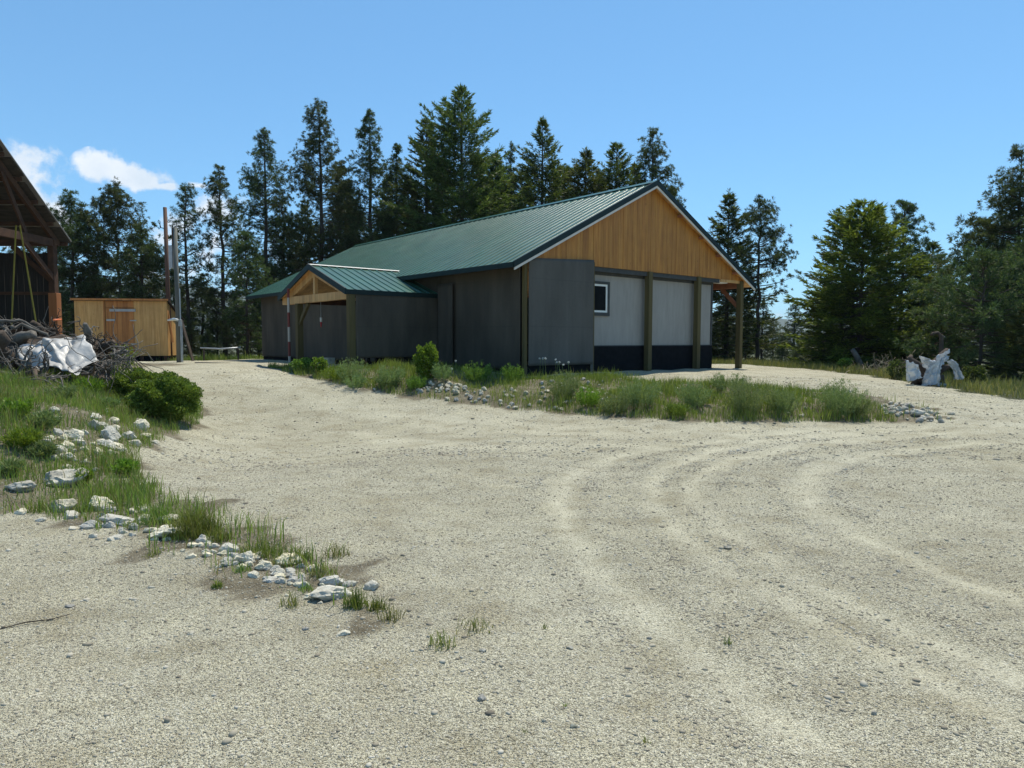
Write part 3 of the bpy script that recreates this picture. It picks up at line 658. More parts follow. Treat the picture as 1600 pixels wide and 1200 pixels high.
# ------------------------------------------------------------------ workshop building
bld = empty('workshop_building', _O, YAW, 'long wood-gabled workshop with green ribbed metal roof and grey sheeted walls', 'building')
WD, OV, FO, LEN, ZE, ZP = 9.76, .548, .251, 18.1, 2.7435, 2.881
MIDU = WD/2; SL = .5; ZR = ZE+SL*(MIDU+OV)
def ribbed(length, run, rise, pitch=.305, rib=.022, th=.012):
    """sheet whose ribs run up the slope: x along the ribs' cross direction (0..length), y up-slope run, z rise"""
    prof = []; x = 0
    while x < length-.05:
        prof += [(x, 0), (x+.018, rib), (x+.05, rib), (x+.068, 0)]
        x += pitch
    prof.append((length, 0))
    n = Vector((0, -rise, run)).normalized(); b = MB(); vs = []
    for s_, t in ((0, 0), (1, 0)):
        for x, h in prof: vs.append(Vector((x, run*s_, rise*s_))+n*h)
    k = len(prof); b.add(vs, [(i, i+1, k+i+1, k+i) for i in range(k-1)])
    b.add([Vector((0,0,0))-n*th, Vector((length,0,0))-n*th, Vector((length,run,rise))-n*th, Vector((0,run,rise))-n*th], [(3,2,1,0)])
    return b
# left slope (u from -OV to MIDU); local frame x->v, y->u
def slope_obj(name, length, run, rise, Mx, parent, m):
    b = ribbed(length, run, rise); b.v = [tuple(Mx@Vector(p)) for p in b.v]; return b.build(name, m, parent)
MxL = Matrix(((0,1,0,-OV),(1,0,0,-FO),(0,0,1,ZE),(0,0,0,1)))
MxR = Matrix(((0,-1,0,WD+OV),(1,0,0,-FO),(0,0,1,ZE),(0,0,0,1)))
TOT = LEN+FO
slope_obj('roof', TOT, MIDU+OV-.004, ZR-ZE-.002, MxL, bld, G['green'])
slope_obj('roof', TOT, MIDU+OV-.004, ZR-ZE-.002, MxR, bld, G['green'])
b = MB()
for s_ in (-1, 1):
    b.add([(MIDU, -FO-.03, ZR+.045), (MIDU, LEN+.03, ZR+.045), (MIDU+s_*.2, LEN+.03, ZR-.1+.045), (MIDU+s_*.2, -FO-.03, ZR-.1+.045)], [(0,1,2,3)] if s_ > 0 else [(3,2,1,0)])
b.build('ridge_cap', G['green'], bld)
# sheathing under the metal, soffit boards seen from below
for s_ in (-1, 1):
    u0 = MIDU+s_*(MIDU+OV-.05); b = MB()
    b.prism([(u0, -FO+.04, ZE-.04+.025), (MIDU, -FO+.04, ZR-.04), (MIDU, -FO+.04, ZR-.075), (u0, -FO+.04, ZE-.075+.025)], (0, TOT-.08, 0)); b.build('soffit', G['lumber'], bld)
for s_, nm in ((-1, 'l'), (1, 'r')):
    u0 = MIDU+s_*(MIDU+OV+.012)
    b = MB()   # rake fascia (green) and pale sub-fascia below it
    b.prism([(u0, -FO-.018, ZE-.12), (u0, -FO-.018, ZE+.035), (MIDU, -FO-.018, ZR+.04), (MIDU, -FO-.018, ZR-.115)], (0, .045, 0)); b.build('rake_trim', G['greentrim'], bld)
    b = MB(); b.prism([(u0-s_*.03, -FO+.005, ZE-.19+.012), (u0-s_*.03, -FO+.005, ZE-.122+.012), (MIDU, -FO+.005, ZR-.117), (MIDU, -FO+.005, ZR-.185)], (0, .03, 0)); b.build('rake_board', G['whitetrim'], bld)
    b = MB(); b.box((min(u0-.02,u0+.02), -FO+.03, ZE-.115), (max(u0-.02,u0+.02), LEN, ZE+.012)); b.build('eave_trim', G['greentrim'], bld)
    for vv in np.arange(.9, LEN, 1.22):     # lookouts / rafter tails under the eave
        pass
# gable cladding: eight-foot-wide sheets with vertical grooves, front and back
def gable(v, t, name, vis):
    b = MB(); groove = .2033; x = -.27
    edges = []
    x = .0-.406
    while x < WD+.3:
        edges.append(x); x += groove
    for i, x0 in enumerate(edges):
        x1 = x0+groove; g_ = .006 if (i-2) % 6 else .012
        a, c = max(x0+g_, -.27), min(x1, WD+.27)
        if c-a < .02: continue
        def top(u): return ZE-.09+SL*(OV+ (u if u < MIDU else WD-u))
        pts = [(a, v, ZP), (c, v, ZP)]
        if top(c) > ZP+.002: pts.append((c, v, top(c)))
        if a < MIDU < c: pts.append((MIDU, v, top(MIDU)))
        if top(a) > ZP+.002: pts.append((a, v, top(a)))
        if len(pts) > 2: b.prism(pts, (0, t, 0))
    o = b.build(name, G['ply'], bld)
    b = MB(); b.prism([(-.25, v+t+.001, ZP+.01), (WD+.25, v+t+.001, ZP+.01), (MIDU, v+t+.001, ZR-.12)], (0, .02, 0)); b.build('gable_backing', G['black'], bld)
gable(-.035, .02, 'gable_cladding', True); gable(LEN-.3, .02, 'gable_cladding', False)
for u_ in (6.2, 7.3, 8.25, 9.25):    # lookout blocks under the right rake
    zt = ZE-.10+SL*(OV+WD-u_)
    MB().box((u_-.06, -FO+.035, zt-.10), (u_+.06, -.036, zt-.03)).build('lookout', G['redwood'], bld)
MB().box((2.45, .0, ZP-.13), (WD-1.25, .09, ZP-.003)).build('header_beam', G['greytrim'], bld)
for k, u_ in enumerate((0, 2.44, 4.88, 7.32, 9.76)):
    w_ = .17 if k in (2, 3, 4) else .1
    zb_ = -.15 if k < 4 else -.3
    MB().box((u_-w_/2, -.075 if k > 1 else -.06, zb_), (u_+w_/2, .095 if k > 1 else .04, ZP+(.0 if k != 1 else .1))).build('post', G['post'], bld, bevel=.006)
# recessed white wall with dark wainscot
MB().box((2.3, .2, .70), (8.33, .3, ZP-.2)).build('white_wall', G['whitewall'], bld)
MB().box((2.3, .17, -.3), (8.42, .3, .70)).build('wainscot', G['black'], bld)
MB().box((2.3, .165, .70), (8.42, .25, .725)).build('wainscot_cap', G['greytrim'], bld)
MB().box((8.33, .18, .726), (8.42, LEN-.6, ZP-.2)).build('side_wall', G['greytrim'], bld)
MB().box((8.425, .6, -.3), (8.46, LEN-.6, .7)).build('wainscot', G['black'], bld)
MB().box((2.3, .17, ZP-.2), (8.42, .28, ZP-.11)).build('wall_trim', G['greytrim'], bld)
win = MB()
for a, c in (((2.36, .15, 1.55), (3.34, .2, 1.645)), ((2.36, .15, 2.43), (3.34, .2, 2.505)), ((3.255, .15, 1.645), (3.34, .2, 2.43)), ((2.36, .15, 1.645), (2.44, .2, 2.43))): win.box(a, c)
win = win.build('window', G['greytrim'], bld)
fr = MB()
for a, c in (((2.44, .165, 1.645), (3.255, .199, 1.70)), ((2.44, .165, 2.375), (3.255, .199, 2.43)), ((3.195, .165, 1.70), (3.255, .199, 2.375)), ((2.44, .165, 1.70), (2.49, .199, 2.375)), ((2.60, .168, 1.70), (2.655, .199, 2.375))): fr.box(a, c)
fr.build('frame', G['frame'], win)
MB().box((2.49, .182, 1.70), (3.195, .198, 2.375)).build('pane', G['glass'], win)
# sheeting over the corner bay and along the side wall
def sheet(name, p0, du, dz, nu, nz, amp, m, nrm, seed=0, folds=1., rise=0.):
    p0, du, dz, nrm = Vector(p0), Vector(du), Vector(dz), Vector(nrm); b = MB(); vs = []
    for j in range(nz+1):
        for i in range(nu+1):
            s_, t = i/nu, j/nz; L_ = du.length
            h = mnoise.noise(Vector((s_*L_*1.1*folds+seed, t*.6, seed)))+.5*mnoise.noise(Vector((s_*L_*3*folds, t*1.5+seed, 3+seed)))
            h += .6*math.sin(s_*L_*5*folds+seed+t)*max(0, .6-t)
            vs.append(p0+du*s_+dz*t*(1+rise*s_)+nrm*(amp*h+amp*1.2))
    b.add(vs, [(j*(nu+1)+i, j*(nu+1)+i+1, (j+1)*(nu+1)+i+1, (j+1)*(nu+1)+i) for j in range(nz) for i in range(nu)])
    o = b.build(name, m, bld, True); md = o.modifiers.new('solid', 'SOLIDIFY'); md.thickness = .004; return o
sheet('wall_sheeting', (.06, -.075, .22), (2.36, 0, 0), (0, 0, ZP-.22+.03), 40, 30, .012, G['wrap_front'], (0,-1,0), 2, rise=.045)
MB().box((.06, -.03, -.15), (2.39, .0, .24)).build('skirt_board', G['black'], bld)
MB().box((2.33, -.08, -.1), (2.43, -.065, .3)).build('sheeting_flap', G['wrap_front'], bld)
sheet('wall_sheeting', (-.06, 3.7, .12), (0, -3.62, 0), (0, 0, ZP-.12+.02), 60, 30, .014, G['wrap_side'], (-1,0,0), 5)
sheet('wall_sheeting', (-.06, LEN-.55, .12), (0, -(LEN-.55-7.4), 0), (0, 0, ZP-.14), 90, 30, .014, G['wrap_side'], (-1,0,0), 8)
sheet('wall_sheeting', (-.06, 7.4, .35), (0, -3.7, 0), (0, 0, ZP-.4), 50, 30, .01, G['wrap_side'], (-1,0,0), 11)
MB().box((-.04, .06, -.3), (.0, LEN-.6, .34)).build('skirt_board', G['black'], bld)
MB().box((.0, LEN-.6, -.2), (8.4, LEN-.5, ZP)).build('rear_wall', G['wrap_side'], bld)
MB().box((-.02, .1, -.2), (.03, LEN-.6, ZP)).build('wall_backing', G['black'], bld)
MB().box((.05, .05, -.12), (8.3, LEN-.6, -.05)).build('floor_slab', G['greytrim'], bld)
# open lean-to on the far side: eave beam, posts, braces
MB().box((WD-.09, .1, ZP-.24), (WD+.07, LEN-.4, ZP-.02)).build('eave_beam', G['redwood'], bld)
for v_ in (4.9, 9.2, 13.5, 17.6): MB().box((WD-.085, v_-.085, -.4), (WD+.085, v_+.085, ZP-.24)).build('post', G['post'], bld)
MB().beam((WD, .1, ZP-.85), (WD, .72, ZP-.25), .09, .12).build('brace', G['redwood'], bld)
MB().box((8.43, .02, ZP-.12), (9.0, .28, ZP-.01)).build('soffit_panel', G['whitetrim'], bld)
MB().box((WD-1.2, -.02, ZP-.09), (WD+.5, .06, ZP-.002)).build('tie_board', G['lumber'], bld)
# porch
PU, PV0, PV1, PVC, PZR, PZE = -2.9, 3.71, 8.22, 5.965, 3.0, 2.19
prs = (PZR-PZE)/(PVC-PV0)
def ext_u(z): return max(-.55, (z-ZE)/SL-OV)    # where the porch roof meets the main roof
for s_ in (-1, 1):
    # ribs run down the slope (along v), sheet spaced along u, cut where it meets the main roof
    half = PVC-PV0; L_ = 2.95-.55+.0
    Mp = Matrix(((1,0,0,PU-.1),(0,-s_,0,PVC+s_*half),(0,0,1,PZE),(0,0,0,1)))
    bb = ribbed(3.05, half-.004, PZR-PZE-.002, .26, .024); bb.v = [tuple(Mp@Vector(p)) for p in bb.v]
    if s_ < 0: pass
    bb.build('porch_roof', G['green'], bld)
    MB().prism([(PU-.06, PVC+s_*(half-.03), PZE-.02), (PU-.06, PVC, PZR-.03), (PU-.06, PVC, PZR-.06), (PU-.06, PVC+s_*(half-.03), PZE-.05)], (2.95, 0, 0)).build('porch_soffit', G['lumber'], bld)
    MB().prism([(PU-.125, PVC+s_*(half+.02), PZE-.13), (PU-.125, PVC+s_*(half+.02), PZE+.035), (PU-.125, PVC, PZR+.04), (PU-.125, PVC, PZR-.125)], (.045, 0, 0)).build('porch_rake_trim', G['greentrim'], bld)
    MB().box((PU-.08, PVC+s_*(half+.004)-.015, PZE-.12), (.3, PVC+s_*(half+.004)+.015, PZE+.006)).build('porch_eave_trim', G['greentrim'], bld)
    MB().beam((PU+.12, PVC+s_*(half-.12), PZE-.10), (PU+.12, PVC+s_*.04, PZR-.20), .12, .22).build('porch_rafter', G['lumber'], bld)
b = MB()
for s_ in (-1, 1):
    b.add([(PU-.13, PVC, PZR+.04), (-.02, PVC, PZR+.04), (-.02, PVC+s_*.09, PZR+.04-.09*prs), (PU-.13, PVC+s_*.09, PZR+.04-.09*prs)], [(0,1,2,3)])
b.build('porch_ridge_cap', G['whitetrim'], bld)
MB().box((PU+.02, PV0+.12, PZE-.24), (PU+.18, PV1+.0, PZE-.02)).build('tie_beam', G['lumber'], bld)
MB().box((PU+.05, PVC-.06, PZE-.02), (PU+.15, PVC+.06, PZR-.2)).build('king_post', G['lumber'], bld)
for v_ in (PV0+.09, 7.15):
    MB().box((PU+.01, v_-.085, -.45), (PU+.19, v_+.085, PZE-.02-.22*(v_ > 5))).build('porch_post', G['post'], bld, bevel=.006)
MB().beam((PU+.1, 6.45, PZE-.24), (PU+.1, 7.1, PZE-.85), .08, .12).build('porch_brace', G['post'], bld)
for v_ in (PV0+.09, PV1-.12):
    MB().box((PU+.2, v_-.05, PZE-.2), (-.05, v_+.05, PZE-.03)).build('porch_beam', G['barnwood'], bld)
sheet('porch_sheeting', (PU+.2, PV0+.03, .38), (2.75, 0, 0), (0, 0, PZE-.05-.38), 50, 30, .02, G['wrap_side'], (0,-1,0), 21, .8)
MB().box((-1.25, PV0+.1, -.4), (-1.18, PV0+.16, .4)).build('porch_stud', G['post'], bld)
MB().box((-.13, PV0+.07, -.4), (-.05, PV0+.15, 2.1)).build('porch_stud', G['post'], bld)
sheet('loose_sheeting', (-.12, 3.6, .15), (-.02, -.75, 0), (0, 0, 2.3), 20, 20, .04, G['wrap_side'], (-1,-.4,0), 31, 1.6)
MB().box((PU+.2, PV0+.1, -.5), (-.1, PV0+.14, .1)).build('porch_skirt', G['black'], bld)
MB().tube([(.0, PV0-.12, PZE-.1), (.42, PV0-.12, PZE-.1)], .03, 8).build('pipe_stub', G['metalgrey'], bld)

def bl(u, v, z=0): 
    p = _O+u*cu+v*cv; return np.array([p[0], p[1], p[2]+z])
# things in and by the porch
p = bl(PU-.28, 7.02); zb = Z(p[0], p[1])
o = MB().tube([(0,0,0), (0,0,2.78+_O[2]-zb-.35)], .036, 12).build('striped_pole', G['stripe']); o.location = (p[0], p[1], zb-.05); tag(o, 'red and white banded pole standing at the left porch corner', 'pole')
def hanging(u, v, ztop, drop, lab):
    p = bl(u, v, ztop); e = empty('hanging_ornament', p, 0, lab, 'ornament')
    MB().tube([(0,0,0), (0,0,-drop)], .006, 5).build('cord', G['metalgrey'], e)
    MB().tube([(0,0,-drop), (0,0,-drop-.02), (0,0,-drop-.13), (0,0,-drop-.15)], [.012,.036,.034,.01], 10).build('white_body', G['frame'], e, True)
    MB().tube([(0,0,-drop-.15), (0,0,-drop-.3)], [.03,.012], 8).build('red_tail', G['orange'] if False else G['redtail'], e, True)
G['redtail'] = simple('red_paper', (.45,.03,.04), (.55,.05,.06), 8, .6, 0, 0)
hanging(PU+.5, 6.5, PZE-.03, .62, 'red and white ornament hanging on the left under the porch roof')
hanging(PU+.5, 4.45, PZE-.03, .35, 'white ornament hanging on the right under the porch roof')
e = empty('patio_table', bl(-1.6, 4.7, -.05), YAW, 'dark round table standing in shade under the porch', 'table')
MB().tube([(0,0,.70),(0,0,.73)], .42, 24).build('tabletop', G['black'], e)
for k in range(4):
    a = k*math.pi/2+.4; MB().tube([(.3*math.cos(a), .3*math.sin(a), -.2), (.22*math.cos(a), .22*math.sin(a), .7)], .02, 8).build('leg', G['black'], e)
e = empty('patio_chair', bl(-2.1, 4.25, -.05), YAW+.5, 'dark metal chair beside the table under the porch', 'chair')
MB().box((-.22,-.22,.42), (.22,.22,.46)).build('seat', G['black'], e, bevel=.01)
MB().box((-.22,.18,.46), (.22,.22,.95)).build('backrest', G['black'], e, bevel=.01)
for a in (-.2, .2):
    for c in (-.2, .2): MB().tube([(a,c,-.2),(a,c,.42)], .018, 8).build('leg', G['black'], e)
for k, (u_, v_, z_) in enumerate(((PU+.75, 6.75, .0), (PU+.8, 6.25, .0), (PU+.75, 6.55, .22))):
    p = bl(u_, v_, z_-.1); o = MB().box((-.2,-.12,0), (.2,.12,.2)).build('concrete_block', G['stone'], None, bevel=.012); o.location = p; o.rotation_euler[2] = YAW+1.57
    tag(o, 'pale block in the stack at the left of the porch floor', 'block', 'blocks stacked in the porch')

# ------------------------------------------------------------------ plywood shed
sp = at_z(120, 562, EYE-.93); sy = sp[1]
def sx(px): return at_y(px, 562, sy)[0]
x0, x1 = sx(119), sx(262); hz = at_y(190, 468, sy)[2]; bz = at_y(190, 556, sy)[2]
e = empty('plywood_shed', (x0, sy, bz), R(6), 'small orange plywood lean-to shed with plank door', 'shed')
SW, SH, SD = .1263*sy, hz-bz, 1.7
drop = .75
MB().box((0,0,0), (SW*.33,.05,SH)).build('front_panel', G['shedply'], e)
MB().box((SW*.645,0,0), (SW,.05,SH)).build('front_panel', G['shedply'], e)
MB().box((SW*.335,.02,SH*.86), (SW*.64,.05,SH)).build('door_header', G['sheddoor'], e)
dr = MB()
for k in range(5):
    a = SW*.335+k*SW*.0612; dr.box((a+.004,.008,.03), (a+SW*.0612-.004,.04,SH*.855))
dr = dr.build('door', G['sheddoor'], e)
for z_ in (.2, .62): MB().box((SW*.60,-.02,SH*z_), (SW*.67,.007,SH*z_+.05)).build('hinge', G['metalgrey'], dr)
MB().box((SW*.345,-.025,SH*.62), (SW*.44,.007,SH*.655)).build('latch', G['metalgrey'], dr)
MB().box((SW*.385,-.045,SH*.79), (SW*.665,-.001,SH*.835)).build('door_rail', G['metalgrey'], e)
MB().prism([(SW-.05,.05,0),(SW-.05,SD,0),(SW-.05,SD,SH-drop),(SW-.05,.05,SH-.02)], (.05,0,0)).build('side_panel', G['shedply'], e)
MB().prism([(0,.05,0),(0,SD,0),(0,SD,SH-drop),(0,.05,SH-.02)], (.05,0,0)).build('side_panel', G['shedply'], e)
MB().box((.05,SD-.05,0), (SW-.05,SD,SH-drop-.02)).build('back_panel', G['shedply'], e)
MB().prism([(-.08,-.12,SH+.035),(-.08,SD+.15,SH-drop-.05),(-.08,SD+.15,SH-drop-.09),(-.08,-.12,SH-.0)], (SW+.2,0,0)).build('roof', G['barnboard'], e)
MB().box((-.09,-.14,SH-.035), (SW+.13,-.121,SH+.05)).build('fascia', G['sheddoor'], e)
MB().beam((SW*.32,-.01,0),(SW*.32,-.01,SH-.03), .06,.02,(0,1,0)).build('trim_board', G['sheddoor'], e)
MB().box((SW,-.012,0),(SW+.04,.06,SH-.05)).build('corner_board', G['shedply'], e)
for a in (.05, SW*.35, SW*.7, SW-.15):
    MB().box((a,-.02,-.3), (a+.12,SD,0)).build('skid', G['barnwood'], e)
MB().box((.0,.06,-.3), (SW,.1,-.01)).build('skirt', G['black'], e)
o = MB().beam((0,0,0),(-.28,.05,1.75), .05,.09).build('leaning_board', G['sheddoor']); o.location = at_y(270,535,sy+SW*.1+.1); tag(o, 'thin brown board leaning on the right end of the plywood shed', 'board')
o = MB().box((-.35,0,0),(1.0,.15,.05)).build('timber_step', G['drift'], None, bevel=.01); p = ghit(318,567); o.location = (p[0],p[1],p[2]-.02); tag(o, 'low pale timber edging on the gravel by the grey pole', 'timber')
# utility poles
p = ghit(280, 566); k = mpp(p)
top = at_y(279, 356, p[1])
e = empty('utility_pole', (p[0], p[1], p[2]), 0, 'grey utility pole with meter box standing right of the plywood shed', 'utility pole')
hgt = top[2]-p[2]
MB().tube([(0,0,-.4),(0,0,hgt*.5),(-.02,0,hgt)], [.098,.09,.082], 14).build('pole', G['polegrey'], e, True)
MB().box((-.26,-.1,hgt*.70),(-.115,.1,hgt*.87)).build('meter_box', G['metalgrey'], e, bevel=.015)
MB().box((-.13,-.06,hgt*.87),(-.09,.06,hgt*1.0)).build('mount_plate', G['barnwood'], e)
MB().tube([(.13,-.06,-.1),(.13,-.06,hgt*.55)], .025, 8).build('conduit', G['metalgrey'], e)
MB().tube([(.2,-.1,.0),(.2,-.1,hgt*.3)], .018, 8).build('conduit', G['metalgrey'], e)
MB().box((.1,-.2,hgt*.27),(.2,-.06,hgt*.32)).build('outlet_box', G['metalgrey'], e, bevel=.01)
MB().tube([(.1,-.2,hgt*.315),(-.02,-.28,hgt*.322),(-.25,-.36,hgt*.312)], [.05,.06,.03], 10).build('lamp_arm', G['frame'], e, True)
ph = at_y(262, 470, 31.2); p = np.array([ph[0], 31.2, Z(ph[0], 31.2)]); top = at_y(261, 324, 31.2)
e = empty('wooden_pole', p, 0, 'thin brown wooden pole rising behind the plywood shed', 'pole'); hgt = top[2]-p[2]
MB().tube([(.05,0,-.4),(.02,0,hgt*.5),(0,0,hgt)], [.10,.092,.08], 12).build('pole', G['polebrown'], e, True)
MB().tube([(-.07,0,hgt*.865),(-.2,0,hgt*.87),(-.27,0,hgt*.9),(-.33,0,hgt*.9)], [.018]*4, 6).build('hook', G['black'], e)
MB().tube([(-.33,0,hgt*.875),(-.3,0,hgt*.86),(-.24,0,hgt*.868),(-.24,0,hgt*.91),(-.3,0,hgt*.918),(-.33,0,hgt*.905)], .016, 6).build('insulator', G['black'], e)
pq = ground_pt(296, 29.6); o = MB().beam((.15,0,0),(-.35,.1,1.75),.14,.05).build('leaning_plank', G['bark']); o.location = (pq[0], pq[1], Z(pq[0],pq[1])-.02); tag(o, 'weathered brown plank leaning behind the grey utility pole', 'plank')
p = ground_pt(345, 30.2); e = empty('hitching_rail', (p[0], p[1], Z(p[0],p[1])), 0, 'pale horizontal rail on short stakes in front of dark pines', 'rail')
zr_ = at_y(345, 544, 30.2)[2]-Z(p[0], p[1])
MB().tube([(-.88,0,zr_+.01),(0,0,zr_-.03),(.88,0,zr_+.03)], .032, 10).build('rail', G['metalgrey'], e, True)
for a in (-.75,.75): MB().tube([(a,.03,-.2),(a,.03,zr_)], .035, 8).build('stake', G['bark'], e)

# ------------------------------------------------------------------ open pole barn at the left edge
YB = 21.0; xp = at_y(85, 460, YB)[0]; tip = at_y(112, 378, YB+.42)
XE = tip[0]; ZT = tip[2]
q0 = None
d = ray(0, 218); t = XE/d[0]; Q = np.array([XE, d[1]*t, EYE+d[2]*t]); slope_b = (Q[2]-ZT)/(tip[1]-Q[1])
YR = 15.6; XW = XE-13
zg = Z(xp, YB); e = empty('pole_barn', (0,0,0), 0, 'open weathered pole barn at the left edge with sagging board roof', 'barn')
def zroof(y): return ZT+slope_b*(tip[1]-y) if y > YR else ZT+slope_b*(tip[1]-YR)-slope_b*(YR-y)
YF = 2*YR-tip[1]
for y0, y1 in ((tip[1], YR), (YF, YR)):
    MB().prism([(XE, y0, zroof(y0)), (XE, y1, zroof(y1)), (XE, y1, zroof(y1)+.03), (XE, y0, zroof(y0)+.03)], (XW-XE, 0, 0)).build('roof', G['tin'], e)
    n = 9
    b = MB()
    for k in range(n):   # ends of the lapped sheathing boards under the sheet metal
        a, c = k/n, (k+.72)/n; ya, yc = y0+(y1-y0)*a, y0+(y1-y0)*c
        jj = rnd.uniform(-.02, .1)
        b.prism([(XE-.03-jj, ya, zroof(ya)-.035), (XE-.03-jj, yc, zroof(yc)-.035), (XE-.03-jj, yc, zroof(yc)-.004), (XE-.03-jj, ya, zroof(ya)-.004)], (XW-XE+.3, 0, 0))
    b.build('sheathing', G['sheath'], e)
    for k in range(n+1):
        y = y0+(y1-y0)*(k+.05)/n*.98; MB().box((XW+.2, y-.03, zroof(y)-.15), (XE-.12, y+.03, zroof(y)-.04)).build('purlin', G['barnwood'], e)
XT = xp   # end truss plane
def truss(x):
    for y0 in (YB, 2*YR-YB):
        s_ = 1 if y0 > YR else -1
        MB().beam((x, y0+s_*.25, zroof(y0+s_*.25)-.24), (x, YR, zroof(YR)-.26), .1, .16).build('rafter', G['barnwood'], e)
        for f in (.35, .62): 
            y = YR+(y0-YR)*f; MB().beam((x, YR+(y0-YR)*(f+.17), zroof(YB)-.3), (x, y, zroof(y)-.3), .06, .12).build('web', G['barnwood'], e)
    MB().beam((x, YB+.05, zroof(YB)-.42), (x, 2*YR-YB-.05, zroof(YB)-.42), .14, .22).build('tie_beam', G['barnwood'], e)
for x in (XT, XT-4, XT-8, XT-12): truss(x)
hb = zroof(YB)-.52
for x in (XT, XT-4, XT-8, XT-12):
    for y in (YB, 2*YR-YB):
        g0 = Z(x, y)
        if x == XT and y == YB:
            MB().box((x-.12, y-.11, g0-.3), (x+.13, y+.11, g0+(hb-g0)*.60)).build('post', G['barnpost_sunlit'], e, bevel=.01)
            MB().box((x-.10, y-.10, g0+(hb-g0)*.60), (x+.08, y+.09, hb)).build('post_shaded_top', G['barnwood'], e, bevel=.01)  # same post continued in darker wood: roof shade painted as colour
        else: MB().box((x-.12, y-.11, g0-.3), (x+.12, y+.11, hb)).build('post', G['barnpost_sunlit'] if y < YR else G['barnwood'], e)
MB().beam((XT+.02, YB-.02, hb-1.0), (XT+.02, YB-1.3, hb+.02), .08, .14).build('brace', G['barnwood'], e)
MB().beam((XT-.1, YB, hb-1.0), (XT-1.2, YB, hb+.0), .08, .14).build('brace', G['barnwood'], e)
wt = at_y(40, 395, YB)[2]
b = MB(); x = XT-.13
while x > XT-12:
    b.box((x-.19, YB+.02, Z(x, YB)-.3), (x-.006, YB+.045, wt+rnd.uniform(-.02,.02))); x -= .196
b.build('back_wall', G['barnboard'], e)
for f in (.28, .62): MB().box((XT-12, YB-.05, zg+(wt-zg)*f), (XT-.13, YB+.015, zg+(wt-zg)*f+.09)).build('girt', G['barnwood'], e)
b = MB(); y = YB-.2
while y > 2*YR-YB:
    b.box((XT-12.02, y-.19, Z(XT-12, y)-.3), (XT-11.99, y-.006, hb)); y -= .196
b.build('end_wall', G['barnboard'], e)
MB().box((XT-12.1, YB-.06, hb+.001), (XT+.1, YB+.06, hb+.18)).build('plate', G['barnwood'], e)
for px0, px1, lb in ((25, 18, 'yellow strap hanging almost straight inside the open barn'), (31, 57, 'yellow strap slanting to the right inside the open barn')):
    a = at_y(px0, 352, 18.2); c = at_y(px1, 508, 18.2)
    o = MB().beam((0,0,0), Vector(c)-Vector(a), .036, .01, (0,1,0)).build('strap', G['yellow']); o.location = a; tag(o, lb, 'strap')

# ------------------------------------------------------------------ stumps, roots, brush and the silver sheet
def root_chain(b, p, d, L_, r, rng, n=7, wob=.35, droop=0., ns=7, tip=.15):
    pts = [Vector(p)]; rad = [r]; d = Vector(d).normalized()
    for i in range(n):
        d = (d+Vector((rng.gauss(0,wob), rng.gauss(0,wob), rng.gauss(0,wob)-droop))).normalized()
        pts.append(pts[-1]+d*L_/n); rad.append(max(.006, r*(1-(1-tip)*(i+1)/n)*rng.uniform(.85,1.1)))
    b.tube(pts, rad, ns); return pts, d
def stump(name, loc, size, label, m, seed, cat='stump', group=None, nroots=9, axis=(0,0,1)):
    rng = random.Random(seed); ob = empty(name, loc, 0, label, cat, group)
    ax = Vector(axis).normalized(); b = MB(); s = size
    pts = [ax*(-.35*s)]; rad = [.13*s]
    for i in range(1, 6): pts.append(ax*(-.35*s+i*.16*s)+Vector((rng.gauss(0,.03),rng.gauss(0,.03),0))*s); rad.append((.16-.012*i)*s*rng.uniform(.7,1.3))
    b.tube(pts, rad, 10); b.build('bole', m, ob, True)
    b = MB(); o1 = ax.orthogonal().normalized(); o2 = ax.cross(o1)
    for k in range(nroots):
        a = 2*math.pi*k/nroots+rng.uniform(-.3,.3); d = o1*math.cos(a)+o2*math.sin(a)-ax*rng.uniform(-.4,.7)
        pp, dd = root_chain(b, ax*(-.25*s)+d*.1*s, d, rng.uniform(.5,1.0)*s, rng.uniform(.03,.065)*s, rng, 8, .42)
        for q in range(5):
            root_chain(b, pp[rng.randint(2,6)], dd+Vector((rng.gauss(0,.8),rng.gauss(0,.8),rng.gauss(0,.8))), rng.uniform(.25,.6)*s, .018*s, rng, 6, .45, ns=5)
    b.build('roots', m, ob, True); return ob
def on_bank(px, py, y): p = at_y(px, py, y); return (p[0], p[1], p[2])
PY = 12.6
stump('root_stump', on_bank(6, 552, 12.2), .95, 'dark root-ball stump at the extreme left of the debris heap', G['root'], 1, axis=(.2,-.5,.8), nroots=12)
stump('root_stump', on_bank(30, 528, 13.0), .8, 'grey weathered stump with arching roots above the silver sheet', G['drift'], 2, axis=(.9,-.2,.2), nroots=11)
stump('root_stump', on_bank(68, 520, 13.8), .6, 'dark stump with thin roots behind the silver sheet near the barn post', G['root'], 3, axis=(-.5,-.3,.6))
stump('root_stump', on_bank(136, 520, 13.4), .5, 'knotted grey stump on top of the heap before the shed door', G['drift'], 4, axis=(.2,-.6,.7), nroots=10)
stump('root_stump', on_bank(168, 540, 13.2), .5, 'forked grey-black stump at the right end of the debris heap', G['root'], 5, axis=(.8,-.4,.3), nroots=10)
stump('root_stump', on_bank(190, 550, 13.6), .32, 'small pale stump end poking out right of the heap by the shed', G['drift'], 6, axis=(.9,-.3,.1), nroots=7)
stump('root_stump', on_bank(24, 590, 11.6), .8, 'tangled grey root mass under the left corner of the silver sheet', G['drift'], 7, axis=(-.2,-.8,.2), nroots=14)
stump('root_stump', on_bank(60, 596, 11.5), .6, 'dark fallen root mass hanging below the silver sheet', G['root'], 8, axis=(.3,-.8,-.2), nroots=14)
